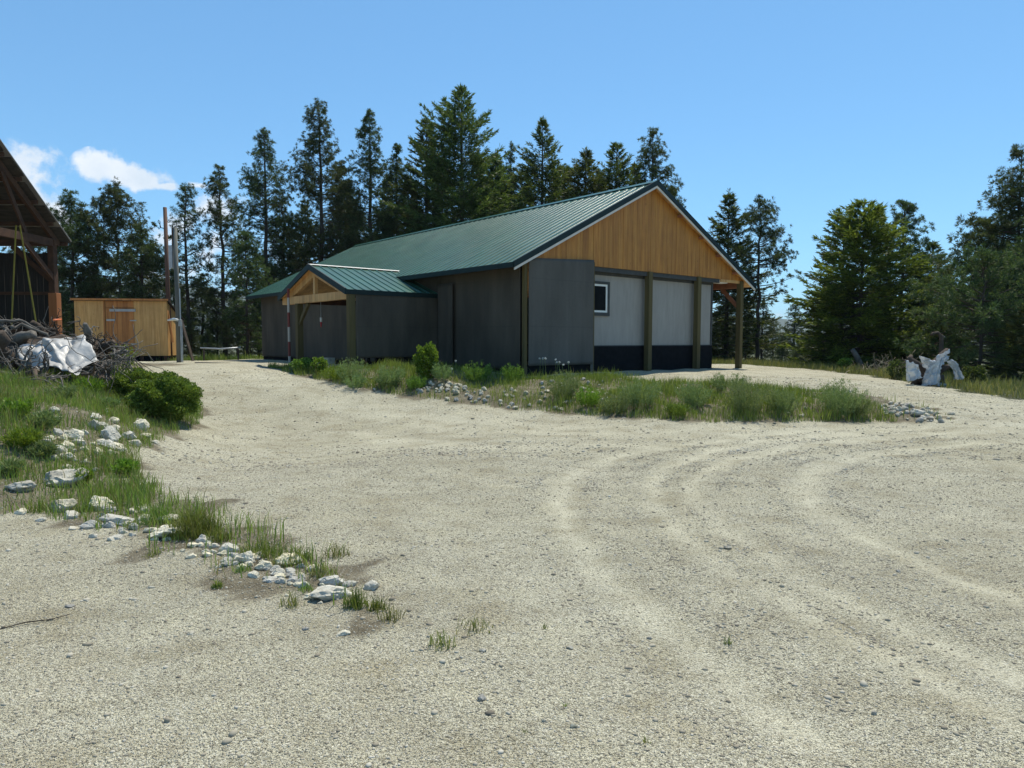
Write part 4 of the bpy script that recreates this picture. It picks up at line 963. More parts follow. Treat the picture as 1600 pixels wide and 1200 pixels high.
for (xa, ya, xb, yb, r, mm, lb) in ((0,500,60,517,.05,'drift','grey bent log lying across the top left of the heap'),(18,512,75,528,.055,'drift','arched pale log above the silver sheet'),(100,528,146,528,.02,'drift','straight pale stick resting along the upper edge of the silver sheet'),
                                   (75,595,110,622,.05,'drift','thick grey branch sloping down into the bank grass'),(40,585,75,620,.08,'root','dark log sliding down from the heap'),(130,585,165,572,.04,'root','dark broken branch sticking out under the silver sheet'),
                                   (84,500,96,499,.03,'orange','orange plastic stake end on the heap by the barn post')):
    a = Vector(at_y(xa, ya, 12.4 if ya < 560 else 11.4)); c = Vector(at_y(xb, yb, 12.7 if ya < 560 else 11.0)); b = MB(); rng = random.Random(xa+ya)
    n = 6; pts = [a.lerp(c, i/n)+Vector((rng.gauss(0,.03),rng.gauss(0,.03),rng.gauss(0,.03)+.10*math.sin(math.pi*i/n)*(r > .045))) -a for i in range(n+1)]
    if mm == 'orange': pts = [Vector((0,0,0)), c-a]
    b.tube(pts, [r*.62*(1-.5*i/max(1,len(pts)-1)) for i in range(len(pts))], 8)
    o = b.build('log' if r > .03 else 'stick', G[mm], None, True); o.location = a; tag(o, lb, 'log' if r > .03 else 'stick')
b = MB(); rng = random.Random(42)
for _ in range(420):
    x, y = rng.uniform(-12, 205), rng.gauss(565, 22)
    if 25 < x < 160 and 528 < y < 592: continue
    y = min(max(y, 500+.18*x), 618-.3*x)
    p = Vector(at_y(x, y, rng.uniform(11.6, 13.6)-.014*(y-560)*2))
    root_chain(b, p, (rng.gauss(0,1), rng.gauss(0,.6), rng.gauss(0,.45)), rng.uniform(.25, .8), rng.uniform(.005, .016), rng, 6, .3, .08, 5)
tag(b.build('brushwood', G['drift'], None, True), 'tangle of grey sticks and roots heaped on the left bank', 'brushwood', kind='stuff')
# soil core of the heap so it does not float
def lump(name, loc, sc, m, seed, lab, cat, kind=None):
    import bmesh
    bm = bmesh.new(); bmesh.ops.create_icosphere(bm, subdivisions=4, radius=1)
    for v in bm.verts:
        d = v.co.normalized(); v.co = d*(1+.35*mnoise.noise(d*1.6+Vector((seed,0,0)))+.15*mnoise.noise(d*5+Vector((seed,2,0))))
    me = bpy.data.meshes.new(name); bm.to_mesh(me); bm.free(); me.materials.append(m); o = link(bpy.data.objects.new(name, me)); o.location = loc; o.scale = sc
    return tag(o, lab, cat, kind=kind)
cpt = at_y(80, 560, 13.3); lump('dirt_heap', (cpt[0]-.3, 13.5, Z(cpt[0], 13.5)+.15), (1.35, .75, .6), G['root'], 3, 'dark heap of dirt and roots under the silver sheet', 'dirt heap')
# silver sheet: a quad grid with creases, lying over the heap
TL, TM, TR_, BR, BM_, BL = (at_y(38,546,12.75), at_y(85,532,13.0), at_y(134,529,13.0), at_y(153,561,12.2), at_y(117,590,11.75), at_y(33,573,12.05))
top = [TL, at_y(60,539,12.9), TM, at_y(110,530,13.0), TR_]; bot = [BL, at_y(58,576,11.95), at_y(88,579,11.85), BM_, BR]
b = MB(); nu, nv = 60, 40; vs = []
def pl(L_, t):
    k = min(int(t*(len(L_)-1)), len(L_)-2); f = t*(len(L_)-1)-k; return np.array(L_[k])*(1-f)+np.array(L_[k+1])*f
for j in range(nv+1):
    for i in range(nu+1):
        s_, t = i/nu, j/nv; p = pl(top, s_)*(1-t)+pl(bot, s_)*t
        c = Vector((s_*3.6, t*2.6, 1.3)); fold = abs(mnoise.noise(c))*1.2+.35*abs(mnoise.noise(c*2.1+Vector((4,1,0)))); ridge = max(0, 1-abs(s_-.35-.35*t)*14)*.08+max(0, 1-abs(t-.22)*10)*.05
        bulge = .14*math.sin(math.pi*min(1, t*1.1))
        p = p+np.array([0, -.6, .8])*(bulge+.15*(fold-.35)+ridge)+np.array([.06,0,0])*mnoise.noise(c*2.4)
        vs.append(p)
b.add(vs, [(j*(nu+1)+i, j*(nu+1)+i+1, (j+1)*(nu+1)+i+1, (j+1)*(nu+1)+i) for j in range(nv) for i in range(nu)])
o = b.build('plastic_sheet', G['silver'], None, True); md = o.modifiers.new('s', 'SOLIDIFY'); md.thickness = .006
tag(o, 'crumpled silver-white plastic sheet draped over the debris heap', 'tarp')
# stump wrapped in plastic at the right-hand tree line
SP = ghit(1452, 603); ky = SP[1]; kk = mpp(SP)
e = empty('wrapped_stump', SP, 0, 'uprooted stump wrapped in torn clear plastic at the tree line', 'stump')
def rel(px, py, dy=0): p = at_y(px, py, ky+dy); return Vector(p)-Vector(SP)
b = MB(); rng = random.Random(9)
b.tube([rel(1440,600), rel(1448,585,.1), rel(1450,572,.2), rel(1446,566,.2)], [.26,.22,.2,.14], 10)
for pts, r in (([(1446,585),(1432,570),(1420,560),(1424,556)], .15), ([(1448,585),(1462,568),(1474,553),(1480,546)], .15), ([(1455,590),(1475,575),(1492,570),(1500,585)], .1), ([(1440,592),(1430,595),(1424,604)], .1), ([(1455,592),(1470,590),(1472,604)], .13)):
    b.tube([rel(x, y, .05*i) for i, (x, y) in enumerate(pts)], [r*(1-.22*i) for i in range(len(pts))], 9)
for k in range(10): root_chain(b, rel(rng.uniform(1420,1490), rng.uniform(560,590), .2), (rng.gauss(0,1), rng.gauss(0,.5), rng.uniform(0,1)), rng.uniform(.2,.5), .03, rng, 5, .35, 0, 5)
b.build('stump_wood', G['root'], e, True)
def wrap(quad, bul, seed, dys=(0,0,0,0)):
    b = MB(); n = 34; vs = []
    c = [rel(x, y, dys[i]-.22) for i, (x, y) in enumerate(quad)]
    for j in range(n+1):
        for i in range(n+1):
            s_, t = i/n, j/n; p = (c[0]*(1-s_)+c[1]*s_)*(1-t)+(c[3]*(1-s_)+c[2]*s_)*t
            h = mnoise.noise(Vector((s_*2.5, t*1.2, seed)))*.10+.025*math.sin(s_*17+3*mnoise.noise(Vector((s_, t*2, seed)))*2+seed)*(.4+t)+mnoise.noise(Vector((s_*8, t*3, seed+3)))*.03
            ed = Vector((mnoise.noise(Vector((s_*2, t*5, seed+7)))+.5*mnoise.noise(Vector((s_*5, t*11, seed+2))), 0, mnoise.noise(Vector((s_*5, t*2, seed+9)))+.5*mnoise.noise(Vector((s_*11, t*5, seed+4)))))*.045
            p = p+Vector((0, -1, .15))*(h+bul*math.sin(math.pi*s_))+Vector((h*.5, 0, h*.3))+ed
            vs.append(p)
    b.add(vs, [(j*(n+1)+i, j*(n+1)+i+1, (j+1)*(n+1)+i+1, (j+1)*(n+1)+i) for j in range(n) for i in range(n)])
    o = b.build('plastic_wrap', G['clear'], e, True); md = o.modifiers.new('s', 'SOLIDIFY'); md.thickness = .004
wrap([(1414,562),(1436,573),(1440,590),(1416,597)], .12, 1); wrap([(1447,577),(1470,554),(1466,604),(1441,602)], .16, 5); wrap([(1464,556),(1483,545),(1474,566),(1452,590)], .1, 8)
wrap([(1480,563),(1486,563),(1503,593),(1494,592)], .05, 11, (.1,.1,.1,.1)); wrap([(1436,556),(1444,562),(1462,562),(1452,580)], .08, 15)
o = MB().box((-.12,-.08,0),(.12,.08,.1)).build('plastic_scrap', G['clear'], None, bevel=.01); p = ghit(1469,604); o.location = (p[0], p[1], p[2]); o.rotation_euler = (.2,.1,.4); tag(o, 'small white plastic scrap on the ground before the wrapped stump', 'scrap')
p = ghit(1474, 596); p2 = at_y(1465, 520, p[1]+.6)
b = MB(); A = [at_y(x, y, p[1]+.6) for x, y in ((1468,575),(1470,552),(1471,535),(1470,525),(1465,520),(1458,521),(1454,524))]
b.tube([Vector(q)-Vector(A[0]) for q in A], [.075,.07,.062,.055,.05,.045,.03], 9); o = b.build('curved_root', G['root'], None, True); o.location = A[0]; tag(o, 'dark hooked root curving up behind the wrapped stump', 'root')
p = ghit(1349, 580); A = [at_y(x, y, p[1]) for x, y in ((1349,580),(1344,568),(1338,556),(1332,546))]
b = MB(); b.tube([Vector(q)-Vector(A[0]) for q in A], [.13,.11,.10,.085], 9); o = b.build('leaning_snag', G['drift'], None, True); o.location = A[0]; tag(o, 'grey broken snag leaning left at the edge of the trees', 'log')
stump('root_stump', on_bank(1358, 574, p[1]-.1), .62, 'dark uprooted stump beside the leaning snag', G['root'], 12, axis=(-.6,-.5,.4), nroots=12)
p = ghit(1420, 592)
for k, (x, y, ln, lb) in enumerate(((1390,585,.9,'low grey brush heap left of the wrapped stump'),(1140,567,.7,'low heap of dead twigs beyond the open side of the workshop'))):
    b = MB(); rng = random.Random(60+k); q = ghit(x, y)
    for _ in range(150): root_chain(b, (rng.gauss(0, .55*ln*1.3), rng.gauss(0,.4), rng.uniform(0,.25)), (rng.gauss(0,1), rng.gauss(0,1), rng.uniform(-.1,.8)), rng.uniform(.3,ln), rng.uniform(.006,.016), rng, 5, .3, 0, 4)
    o = b.build('brush_heap', G['straw'], None, True); o.location = q; tag(o, lb, 'brush heap')
b = MB(); b.tube([(-.14,-.1,.01),(0,.02,.02),(.1,.08,.012),(.17,.15,.015)], [.003,.004,.0035,.002], 6); o = b.build('twig', G['bark'], None, True); o.location = ghit(36, 980); tag(o, 'thin reddish twig lying on the lower left gravel', 'twig')

# ------------------------------------------------------------------ trees
def pine_proto(seed, h=15., r=1.9, base=.12, dens=1., gap=.25, tuft=.19, K=28, top=.9):
    rng = np.random.default_rng(seed); rr = random.Random(seed)
    tb = MB(); nseg = 12; bend = [Vector((rr.gauss(0,.012), rr.gauss(0,.012), 0)) for _ in range(nseg+1)]
    tr = [Vector((0,0,h*i/nseg))+bend[i]*3 for i in range(nseg+1)]
    tb.tube([tr[0]-Vector((0,0,.6))]+tr, [.0125*h]+[.012*h*(1-i/nseg)**.8+.012 for i in range(nseg+1)], 9)
    def tp(z):
        f = min(max(z/h*nseg, 0), nseg-.001); k = int(f); return tr[k].lerp(tr[k+1], f-k)
    C = []; A = []
    z = h*base
    while z < h*.985:
        t = (z/h-base)/(1-base)
        prof = min(1, .65+t*1.8)*min(1, (1-t)/.5)**.75*(.84+.42*mnoise.noise(Vector((t*8,seed*1.7,0))))
        for q in range(rr.choice((4,5,5,6)) if t > .25 else rr.choice((2,3,4))):
            if rr.random() < gap*.6*(1-t*.6): continue
            a = rr.uniform(0, 6.283); L_ = r*prof*rr.choice((.55,.75,.9,1.,1.,1.2))+.16
            upang = -.25+.8*t*t+rr.gauss(0,.14); d = Vector((math.cos(a), math.sin(a), upang)).normalized()
            p0 = tp(max(.3, z+rr.uniform(-.3,.2))); n = 6; pts = [p0.copy()]; dd = d.copy()
            for i in range(n): dd = (dd+Vector((rr.gauss(0,.08),rr.gauss(0,.08),.09))).normalized(); pts.append(pts[-1]+dd*L_/n)
            tb.tube(pts, [max(.007, .026*(L_/r+.2)*(1-i/(n+1))) for i in range(n+1)], 4, False)
            m = max(3, int(L_*9.5*dens))
            for s_ in range(m):
                f = .35+.65*(s_+rr.random())/m if L_ > .5 else rr.uniform(.3, 1); f = min(f, 1)
                k = min(int(f*n), n-1); p = pts[k].lerp(pts[k+1], f*n-k)
                off = Vector((rr.gauss(0,1), rr.gauss(0,1), rr.gauss(.3,.9))); off = off.normalized()*rr.uniform(.05,.5)*(1.2-f*.6)*min(1, L_)
                C.append(p+off); A.append((dd*.8+off*1.2+Vector((0,0,.25))).normalized())
        z += .215*rr.uniform(.6, 1.5)/dens**.5
    for k in range(5): C.append(tp(h)+Vector((0,0,-.1*k))); A.append(Vector((rr.gauss(0,.3),rr.gauss(0,.3),1)).normalized())
    C = np.array([tuple(c) for c in C]); A = np.array([tuple(a) for a in A])
    V, Fc = needles(C, A, K, rng.uniform(.7,1.25,len(C))*tuft, .022, 1.25, rng)
    return tb.mesh('trunk', G['bark'], True), np_mesh('crown', V, Fc, G['pine'])
def fir_proto(seed, h=10., r=2.2, base=.03, dens=1., mat_='fir', power=.8, K=9, irr=.25):
    rng = np.random.default_rng(seed); rr = random.Random(seed); tb = MB()
    tb.tube([(0,0,-.6),(0,0,0),(0,0,h*.5),(0,0,h)], [.017*h,.015*h,.009*h,.012], 9)
    C = []; A = []; Fl = []; Ls = []
    z = h*base
    while z < h*.99:
        t = (z/h-base)/(1-base); prof = (1-t)**power*min(1, .75+t*3)*min(1, (1-t)/.2+.06)**.75
        for q in range(rr.choice((5,6,7))):
            a = rr.uniform(0, 6.283); L_ = (r*prof*rr.uniform(1-irr, 1.08)+.1)*rr.choice((1,1,1,1,.7,1.12))
            d = Vector((math.cos(a), math.sin(a), -.22+.8*t*t+rr.gauss(0,.1))).normalized(); side = d.cross(Vector((0,0,1))).normalized()
            n = 5; pts = [Vector((0,0,z))]; dd = d.copy()
            for i in range(n): dd = (dd+Vector((0,0,.07))+side*rr.gauss(0,.05)).normalized(); pts.append(pts[-1]+dd*L_/n)
            tb.tube(pts, [max(.006, .03*(L_/r)*(1-i/(n+1))) for i in range(n+1)], 4, False)
            m = max(3, int(L_*9*dens))
            for s_ in range(m):
                f = .2+.8*(s_+rr.random())/m; f = min(f, .999); k = int(f*n); p = pts[k].lerp(pts[k+1], f*n-k)
                w = (1-f)*.55*L_*rr.uniform(-1, 1)
                ax = (dd*.8+side*(1.1 if w > 0 else -1.1)*min(1, abs(w)*2+.2)*(1-f*.6)+Vector((0,0,rr.gauss(-.1,.15)))).normalized()
                C.append(p+side*w*.7+Vector((0,0,-abs(w)*.25))); A.append(ax); Fl.append(ax.cross(side.cross(dd)).normalized().cross(ax)); Ls.append(rr.uniform(.22,.4))
        z += .19*rr.uniform(.7, 1.4)/dens**.5
    for k in range(6): C.append(Vector((0,0,h-.12*k))); A.append(Vector((rr.gauss(0,.25),rr.gauss(0,.25),1))); Fl.append(Vector((1,0,0))); Ls.append(.3)
    C, A, Fl = (np.array([tuple(q) for q in Q]) for Q in (C, A, Fl))
    V, Fc = needles(C, unit(A), K, np.array(Ls), .042, .75, rng, unit(Fl))
    return tb.mesh('trunk', G['bark'], True), np_mesh('crown', V, Fc, G[mat_])
FILLP = [pine_proto(301, h=11, r=1.9, base=.08, gap=.15), pine_proto(302, h=11, r=2.5, base=.05, gap=.15), pine_proto(303, h=13, r=1.7, base=.1)]
FILLF = [fir_proto(311, h=9, r=2.2, power=.6), fir_proto(312, h=9, r=2.0, power=.45, irr=.5)]
STYLE = {'airy': dict(gap=.45, dens=.85, base=.12), 'full': dict(gap=.12, dens=1.15, base=.06), 'bare': dict(gap=.35, base=.34), 'std': dict(gap=.22, base=.12),
         'fir': dict(power=.62, irr=.35), 'great': dict(power=.46, irr=.6, dens=1.25), 'spire': dict(power=.85, irr=.3), 'bright': dict(power=.48, irr=.4, dens=1.45, mat_='firbright'), 'loose': dict(power=.45, irr=.55)}
_seed = [1000]
def tree(kind, style, px, ytop, wpx, dist, label, group=None, name=None):
    g = ground_pt(px, dist); g[2] = Z(g[0], g[1]); top = at_y(px, ytop, dist)[2]; hh = top-g[2]; rad = wpx*dist/F
    _seed[0] += 1
    if style is None:
        lib = FILLP if kind == 'pine' else FILLF; k = rnd.randrange(len(lib)); me_t, me_c = lib[k]
        h0, r0 = ((11,1.9),(11,2.5),(13,1.7))[k] if kind == 'pine' else ((9,2.2),(9,2.0))[k]
        sc = (max(.5*hh/h0, min(1.6*hh/h0, rad*1.15/r0)),)*2+(hh/h0,)
    else:
        if kind == 'pine': me_t, me_c = pine_proto(_seed[0], h=hh-.15, r=rad*1.12, **STYLE[style])
        else: me_t, me_c = fir_proto(_seed[0], h=hh-.25, r=rad*1.05, **STYLE[style])
        sc = (1, 1, 1)
    o = empty(name or kind+'_tree', g, rnd.uniform(0, 6.28), label, 'tree', group); o.scale = sc
    for nm, me in (('trunk', me_t), ('crown', me_c)): link(bpy.data.objects.new(nm, me), o)
    return o
T = tree
T('pine','full',118,298,64,36,'bushy pine with ragged top between barn eave and shed')
T('pine','full',190,284,70,37,'broad tall pine directly behind the plywood shed')
T('pine','full',226,345,40,35,'shorter pine at right shoulder of the broad pine behind the shed')
T('pine','std',60,330,50,40,'pine seen through the open barn below its roof')
T('pine','airy',295,285,36,36,'slim pine just right of the two poles')
T('pine','airy',351,257,44,37,'slender airy pine left of the workshop with clear trunk')
T('pine','std',388,360,34,34,'short thin pine beside the left end of the green roof')
T('pine','std',420,197,52,41,'tall narrow pine above the far left end of the green roof')
T('pine','bare',446,300,36,43,'lower pine tucked behind the tall narrow pine')
T('pine','std',505,156,66,42,'tallest broad-crowned pine left of the roof ridge end')
T('pine','full',535,250,44,46,'dense dark pine filling in behind the broad-crowned pine')
T('pine','std',581,170,52,43,'tall pine with upswept tip third from the roof ridge end')
T('pine','full',622,222,36,44,'short pine wedged between tall pine and the great fir')
T('fir','great',722,130,140,41,'great spreading fir rising highest over the green roof')
T('fir','great',668,178,74,43,'side-leaning fir stem against the great fir')
T('fir','great',774,238,76,44,'dark fir filling the right side of the great fir')
T('pine','std',799,220,26,46,'thin pine tip showing between the great fir and the dark cone fir')
T('fir','spire',846,181,142,40,'dark cone-shaped fir above the middle of the roof')
T('fir','fir',912,228,104,41,'rounded fir between the dark cone fir and the ridge peak')
T('fir','loose',960,220,92,42,'fir behind the ridge left of the gable peak')
T('pine','std',1014,199,58,42,'pine with open branches right behind the gable peak')
T('pine','full',880,260,50,47,'pine filling the gap behind the two roof firs')
T('fir','spire',1134,293,90,38,'spire-shaped fir just right of the gable')
T('pine','bare',1182,309,50,36,'tall bare-stemmed pine right of the workshop post')
T('fir','bright',1342,308,116,29,'broad bright-green fir at the right tree line',)
T('fir','loose',1312,345,70,31,'lighter fir merging into the left of the broad bright fir')
T('pine','full',1404,312,54,32,'dark pine standing behind the right of the broad bright fir')
T('fir','fir',1440,440,40,30,'small fir between the broad fir and the far right pines')
T('pine','bare',1500,372,54,27,'pine with bare reaching branches left of the tall far right pine')
T('pine','full',1583,232,82,26,'tall dark pine at the right edge of the photo')
T('pine','full',1532,388,100,22.5,'full young pine behind the wrapped stump')
T('pine','full',1640,300,90,24,'dark pine half cut off by the right edge of the photo')
T('fir','fir',1610,470,60,21,'low fir at the right edge below the tall pine')
T('pine','full',1468,480,42,25,'young pine between broad fir and full young pine')
for i, (px, yt, w_, d_) in enumerate([(1240,472,26,62),(1207,497,20,66),(1222,520,22,58),(1262,515,26,60),(1190,470,30,52),(1165,505,34,48),(1128,470,40,46),(1150,440,40,50),(1275,498,24,70),(1252,530,20,50)]):
    T('pine', None, px, yt, w_, d_, 'small distant pine in the gap right of the workshop', 'distant pines right of the workshop')
for i, (px, yt, w_, d_) in enumerate([(20,430,50,44),(95,430,50,45),(150,420,50,44),(240,445,40,43),(275,430,40,42),(318,430,42,44),(340,470,40,38),(372,450,40,44),(405,430,44,47),(300,500,36,34),(392,500,34,36),(430,420,44,50),(355,505,34,33.5),(255,500,40,36),(470,380,44,50),(560,330,50,52),(600,330,50,50),(650,320,50,50),(-40,400,60,40),(325,515,30,35)]):
    T('pine', None, px, yt, w_, d_, 'young pine filling the dark understory behind shed and workshop', 'understory pines behind the shed and workshop')
for i, (px, yt, w_, d_) in enumerate([(640,268,46,48),(692,250,54,49),(748,232,54,49),(818,262,60,48),(872,258,60,49),(934,262,56,48),(988,252,54,48),(1046,290,40,46),(545,290,48,49),(608,270,48,50),(480,310,44,49),(780,250,50,51)]):
    T(('fir','fir','pine')[i % 3], ('fir','loose','full')[i % 3], px, yt, w_, d_, 'shadowy conifer filling the row just behind the green roof', 'conifers filling the row behind the roof', 'conifer_tree')
for i, (px, yt, w_, d_) in enumerate([(1300,430,50,36),(1370,400,60,38),(1450,380,50,36),(1560,330,70,34),(1500,450,60,30),(1420,470,50,34),(1280,520,24,42),(1660,400,80,30),(1620,360,70,32)]):
    T(('fir','pine')[i % 2], None, px, yt, w_, d_, 'dark conifer filling in behind the front row at the right tree line', 'conifers behind the right front row', 'conifer_tree')

# ------------------------------------------------------------------ shrubs and weeds
def leaf_shrub(name, px, py, wpx, hpx, m, label, cat='shrub', n=2600, leaf=.05, seed=0, group=None, stems=8, lw=.5):
    """py = ground line of the shrub"""
    p = ghit(px, py); k = mpp(p); w, h = wpx*k/2, hpx*k
    rng = np.random.default_rng(seed+77); e = empty(name, (p[0], p[1]+w*.5, Z(p[0], p[1]+w*.5)), 0, label, cat, group)
    q = unit(rng.normal(size=(n, 3))); lump_ = 1+.22*np.sin(q[:, 0]*5+seed)*np.sin(q[:, 1]*4+1)+.15*np.sin(q[:, 2]*7+q[:, 0]*6)
    rad = rng.uniform(.45, 1, n)**.6*lump_; C = q*rad[:, None]*np.array([w, w*.9, h*.52])+np.array([0,0,h*.5]); C[:, 2] = np.maximum(C[:, 2], .01)
    V, Fc = needles(C, unit(q+np.array([0,0,.4])), 4, leaf, leaf*lw, .9, rng)
    link(bpy.data.objects.new('foliage', np_mesh('foliage', V, Fc, m)), e)
    b = MB(); rr = random.Random(seed)
    for _ in range(stems): root_chain(b, (rr.gauss(0,.05), rr.gauss(0,.05), -.05), (rr.gauss(0,.5)*w, rr.gauss(0,.5)*w, h*.6), h*.85, .008, rr, 5, .12, 0, 5)
    b.build('stems', G['bark'], e, True); return e
def spray_plant(name, px, py, wpx, hpx, m, label, cat='plant', n=420, bw=.007, seed=0, group=None, lean=.6, tipm=None):
    """upright stalky plant built of narrow leaves"""
    p = ghit(px, py); k = mpp(p); w, h = wpx*k/2, hpx*k; rng = np.random.default_rng(seed+7)
    e = empty(name, (p[0], p[1]+.1, Z(p[0], p[1]+.1)), 0, label, cat, group)
    ns = max(10, n//14); a = rng.uniform(0, 6.28, ns); rr = np.sqrt(rng.uniform(0, 1, ns))*w; base = np.stack([rr*np.cos(a)*.45, rr*np.sin(a)*.45, 0*a], 1)
    tip = np.stack([rr*np.cos(a), rr*np.sin(a), h*rng.uniform(.6, 1.05, ns)*(1-.35*(rr/w)**2)], 1)
    f = rng.uniform(.1, 1, (ns, 14)); C = base[:, None]+(tip-base)[:, None]*f[..., None]; ax = unit(np.repeat((tip-base)[:, None], 14, 1))
    V, Fc = needles(C.reshape(-1, 3), ax.reshape(-1, 3), 4, .07, bw, .75, rng)
    V2, F2 = blades(base, tip[:, 2], .006, .5, rng)
    link(bpy.data.objects.new('foliage', np_mesh('foliage', V, Fc, m)), e); link(bpy.data.objects.new('stems', np_mesh('stems', V2, F2, m)), e)
    return e
leaf_shrub('leafy_shrub', 666, 594, 34, 50, G['lime'], 'round bright green shrub before the dark side wall', n=1500, leaf=.06, seed=12)
leaf_shrub('leafy_shrub', 250, 658, 92, 66, G['shrub'], 'dense dark-green shrub mound at the corner of the driveway', n=9000, leaf=.05, seed=2)
leaf_shrub('leafy_shrub', 205, 630, 78, 50, G['shrub'], 'lighter shrub mound joining the dense shrub on its left', n=5000, leaf=.045, seed=3)
leaf_shrub('leafy_shrub', 170, 585, 60, 46, G['lime'], 'yellow-green leafy plant beside the end of the silver sheet', n=1200, leaf=.05, seed=4)
leaf_shrub('leafy_shrub', 498, 586, 24, 24, G['lime'], 'yellow-green small shrub near the striped pole', n=600, leaf=.05, seed=5)
leaf_shrub('leafy_shrub', 470, 582, 34, 18, G['shrub'], 'low dark shrub at the left tip of the berm', n=900, leaf=.05, seed=6)
leaf_shrub('leafy_shrub', 1262, 573, 34, 32, G['shrub'], 'yellow-green bush under the left edge of the broad fir', n=1600, leaf=.08, seed=7)
leaf_shrub('leafy_shrub', 1322, 578, 20, 18, G['shrub'], 'small green bush left of the leaning snag', n=400, leaf=.07, seed=8)
leaf_shrub('leafy_shrub', 1404, 594, 26, 30, G['fir'], 'dull green bush left of the wrapped stump', n=500, leaf=.06, seed=9)
leaf_shrub('leafy_shrub', 1526, 604, 34, 30, G['fir'], 'dark bush right of the wrapped stump', n=1200, leaf=.06, seed=10)
for i, (x, y, w_, h_, m_, lb) in enumerate([(550,600,56,40,'sage','grey-green plant clump below the porch curtain, leftmost of the sage clumps'),(555,609,40,22,'sage','low grey-green cushion plant in front of the leftmost sage clump'),(610,605,50,34,'sage','grey-green clump between the porch curtain and the round bright shrub'),(602,608,40,22,'sage','low grey-green tuft at the gravel edge left of the stones'),
    (650,612,34,22,'shrub','dark green tuft at the gravel edge below the round bright shrub'),(690,598,36,30,'sage','grey-green clump right of the round bright shrub'),(520,597,40,24,'lime','yellow-green clump near the left end of the berm'),(880,625,60,44,'sage','grey-green weed clump below the sheeted corner bay'),(1000,640,70,50,'sage','wide weed clump in the berm below the first tall post'),
    (960,650,50,34,'sage','low weed clump at gravel edge below the dark wainscot'),(1085,640,60,46,'sage','weed clump in the berm below the second tall post'),(1170,648,80,62,'sage','large grey-green bush of the berm below the open lean-to'),(1140,615,60,30,'sage','weed clump at the top edge of the berm near the lean-to post'),(1225,650,60,44,'sage','weed clump right of the large grey-green bush'),
    (1315,652,84,58,'sage','last tall grey-green clump before the bare stone pile'),(1345,655,50,36,'sage','low weed skirt at the right of the last clump'),(1060,655,40,24,'shrub','dark tuft at the gravel edge in the middle of the berm'),(920,640,46,34,'lime','yellow-green grass clump below the first white wall bay'),(800,600,40,34,'shrub','dark tuft in shade at the wall corner'),(745,600,50,34,'shrub','dark weed clump in the shadow of the side wall')]):
    spray_plant('weed_clump', x, y, w_, h_, G[m_], lb, n=500+int(w_*h_*.25), seed=i*3)
def stalk(px, py, h_, lab, group):
    p = ghit(px, py); k = mpp(p); hh = h_*k; e = empty('seedhead_stalk', p, 0, lab, 'flower', group)
    MB().tube([(0,0,-.02),(.01,0,hh*.5),(rnd.uniform(-.03,.03),0,hh)], .004, 5).build('stem', G['sage'], e)
    V, Fc = needles(np.array([[0,0,hh]]), np.array([[0,0,1.]]), 40, .035, .012, 3., NR); link(bpy.data.objects.new('seedhead', np_mesh('seedhead', V, Fc, G['flowerwhite'])), e)
for x, y, h_ in [(843,592,32),(848,590,30),(852,594,34),(868,592,30),(874,594,28),(880,596,26),(888,596,30),(712,592,28),(706,596,20),(870,590,24)]:
    stalk(x, y, h_, 'white dandelion seedhead on a thin stalk above the berm' , 'dandelion seedheads on the berm')

# ------------------------------------------------------------------ grass (uncountable)
def grass_in(poly, n, hm, hs, w, m, name, label, rng, box=None, thin=None, clumpy=.5, lean=.5):
    xs_ = [p[0] for p in poly]; ys_ = [p[1] for p in poly]
    b = box or (min(xs_), min(ys_), max(xs_), max(ys_))
    P = np.stack([rng.uniform(b[0], b[2], n), rng.uniform(b[1], b[3], n)], 1)
    P = P[inside(poly, P[:, 0]+.05*np.sin(P[:, 1]*9), P[:, 1]+.05*np.sin(P[:, 0]*9))]
    c = np.sin(P[:, 0]*2.3+np.sin(P[:, 1]*3.1))*np.sin(P[:, 1]*2.7+np.sin(P[:, 0]*1.9)*1.3)+.5*np.sin(P[:, 0]*7.1+P[:, 1]*3)*np.sin(P[:, 1]*6.3)
    kp = rng.uniform(-1.4, 1.4, len(P)) < c+clumpy
    if thin is not None: kp &= rng.uniform(size=len(P)) < thin(P)
    P = P[kp]; c = c[kp]
    h = np.maximum(.03, rng.normal(hm, hs, len(P))*(1+.35*c))
    V, Fc = blades(np.column_stack([P, gz(P[:, 0], P[:, 1])-.01]), h, w*rng.uniform(.6, 1.4, len(P)), lean, rng)
    return tag(link(bpy.data.objects.new(name, np_mesh(name, V, Fc, m))), label, 'grass', kind='stuff')
rg = np.random.default_rng(17)
lb_main = [p for p in POLY_L]
ROW = [np.array(p) for p in hits([(0,770),(60,790),(130,805),(230,830),(310,860),(400,890),(470,915),(540,945),(590,955)])]
def thin_left(P):
    # the strip along the rock row is sparse, the bank behind it is thick
    d = dist_line(ROW, P[:, 0], P[:, 1]); s_ = np.clip((P[:, 1]-3.8)/2.8, .16, 1)
    return np.clip(s_*np.where(P[:, 0] > -3.4, .55, 1)*np.clip(d/.4+.4, 0, 1), .06, 1)
grass_in(lb_main, 150000, .13, .06, .0065, G['weeds'], 'bank_grass', 'long green grass covering the left bank', rg, (-10, 3.6, -1, 14), thin_left, .45)
grass_in(lb_main, 34000, .17, .08, .006, G['drygrass'], 'bank_straw_grass', 'pale dry grass mixed into the left bank', rg, (-10, 3.6, -1, 14), thin_left, .2, .8)
grass_in(POLY_C, 190000, .125, .06, .009, G['weeds'], 'berm_grass', 'green grass and weeds covering the central berm', rg, None, lambda P: np.where(P[:, 0] > 7.1, .06, np.where((P[:, 0] > -2.0) & (P[:, 0] < .9), .55, 1.)), .6)
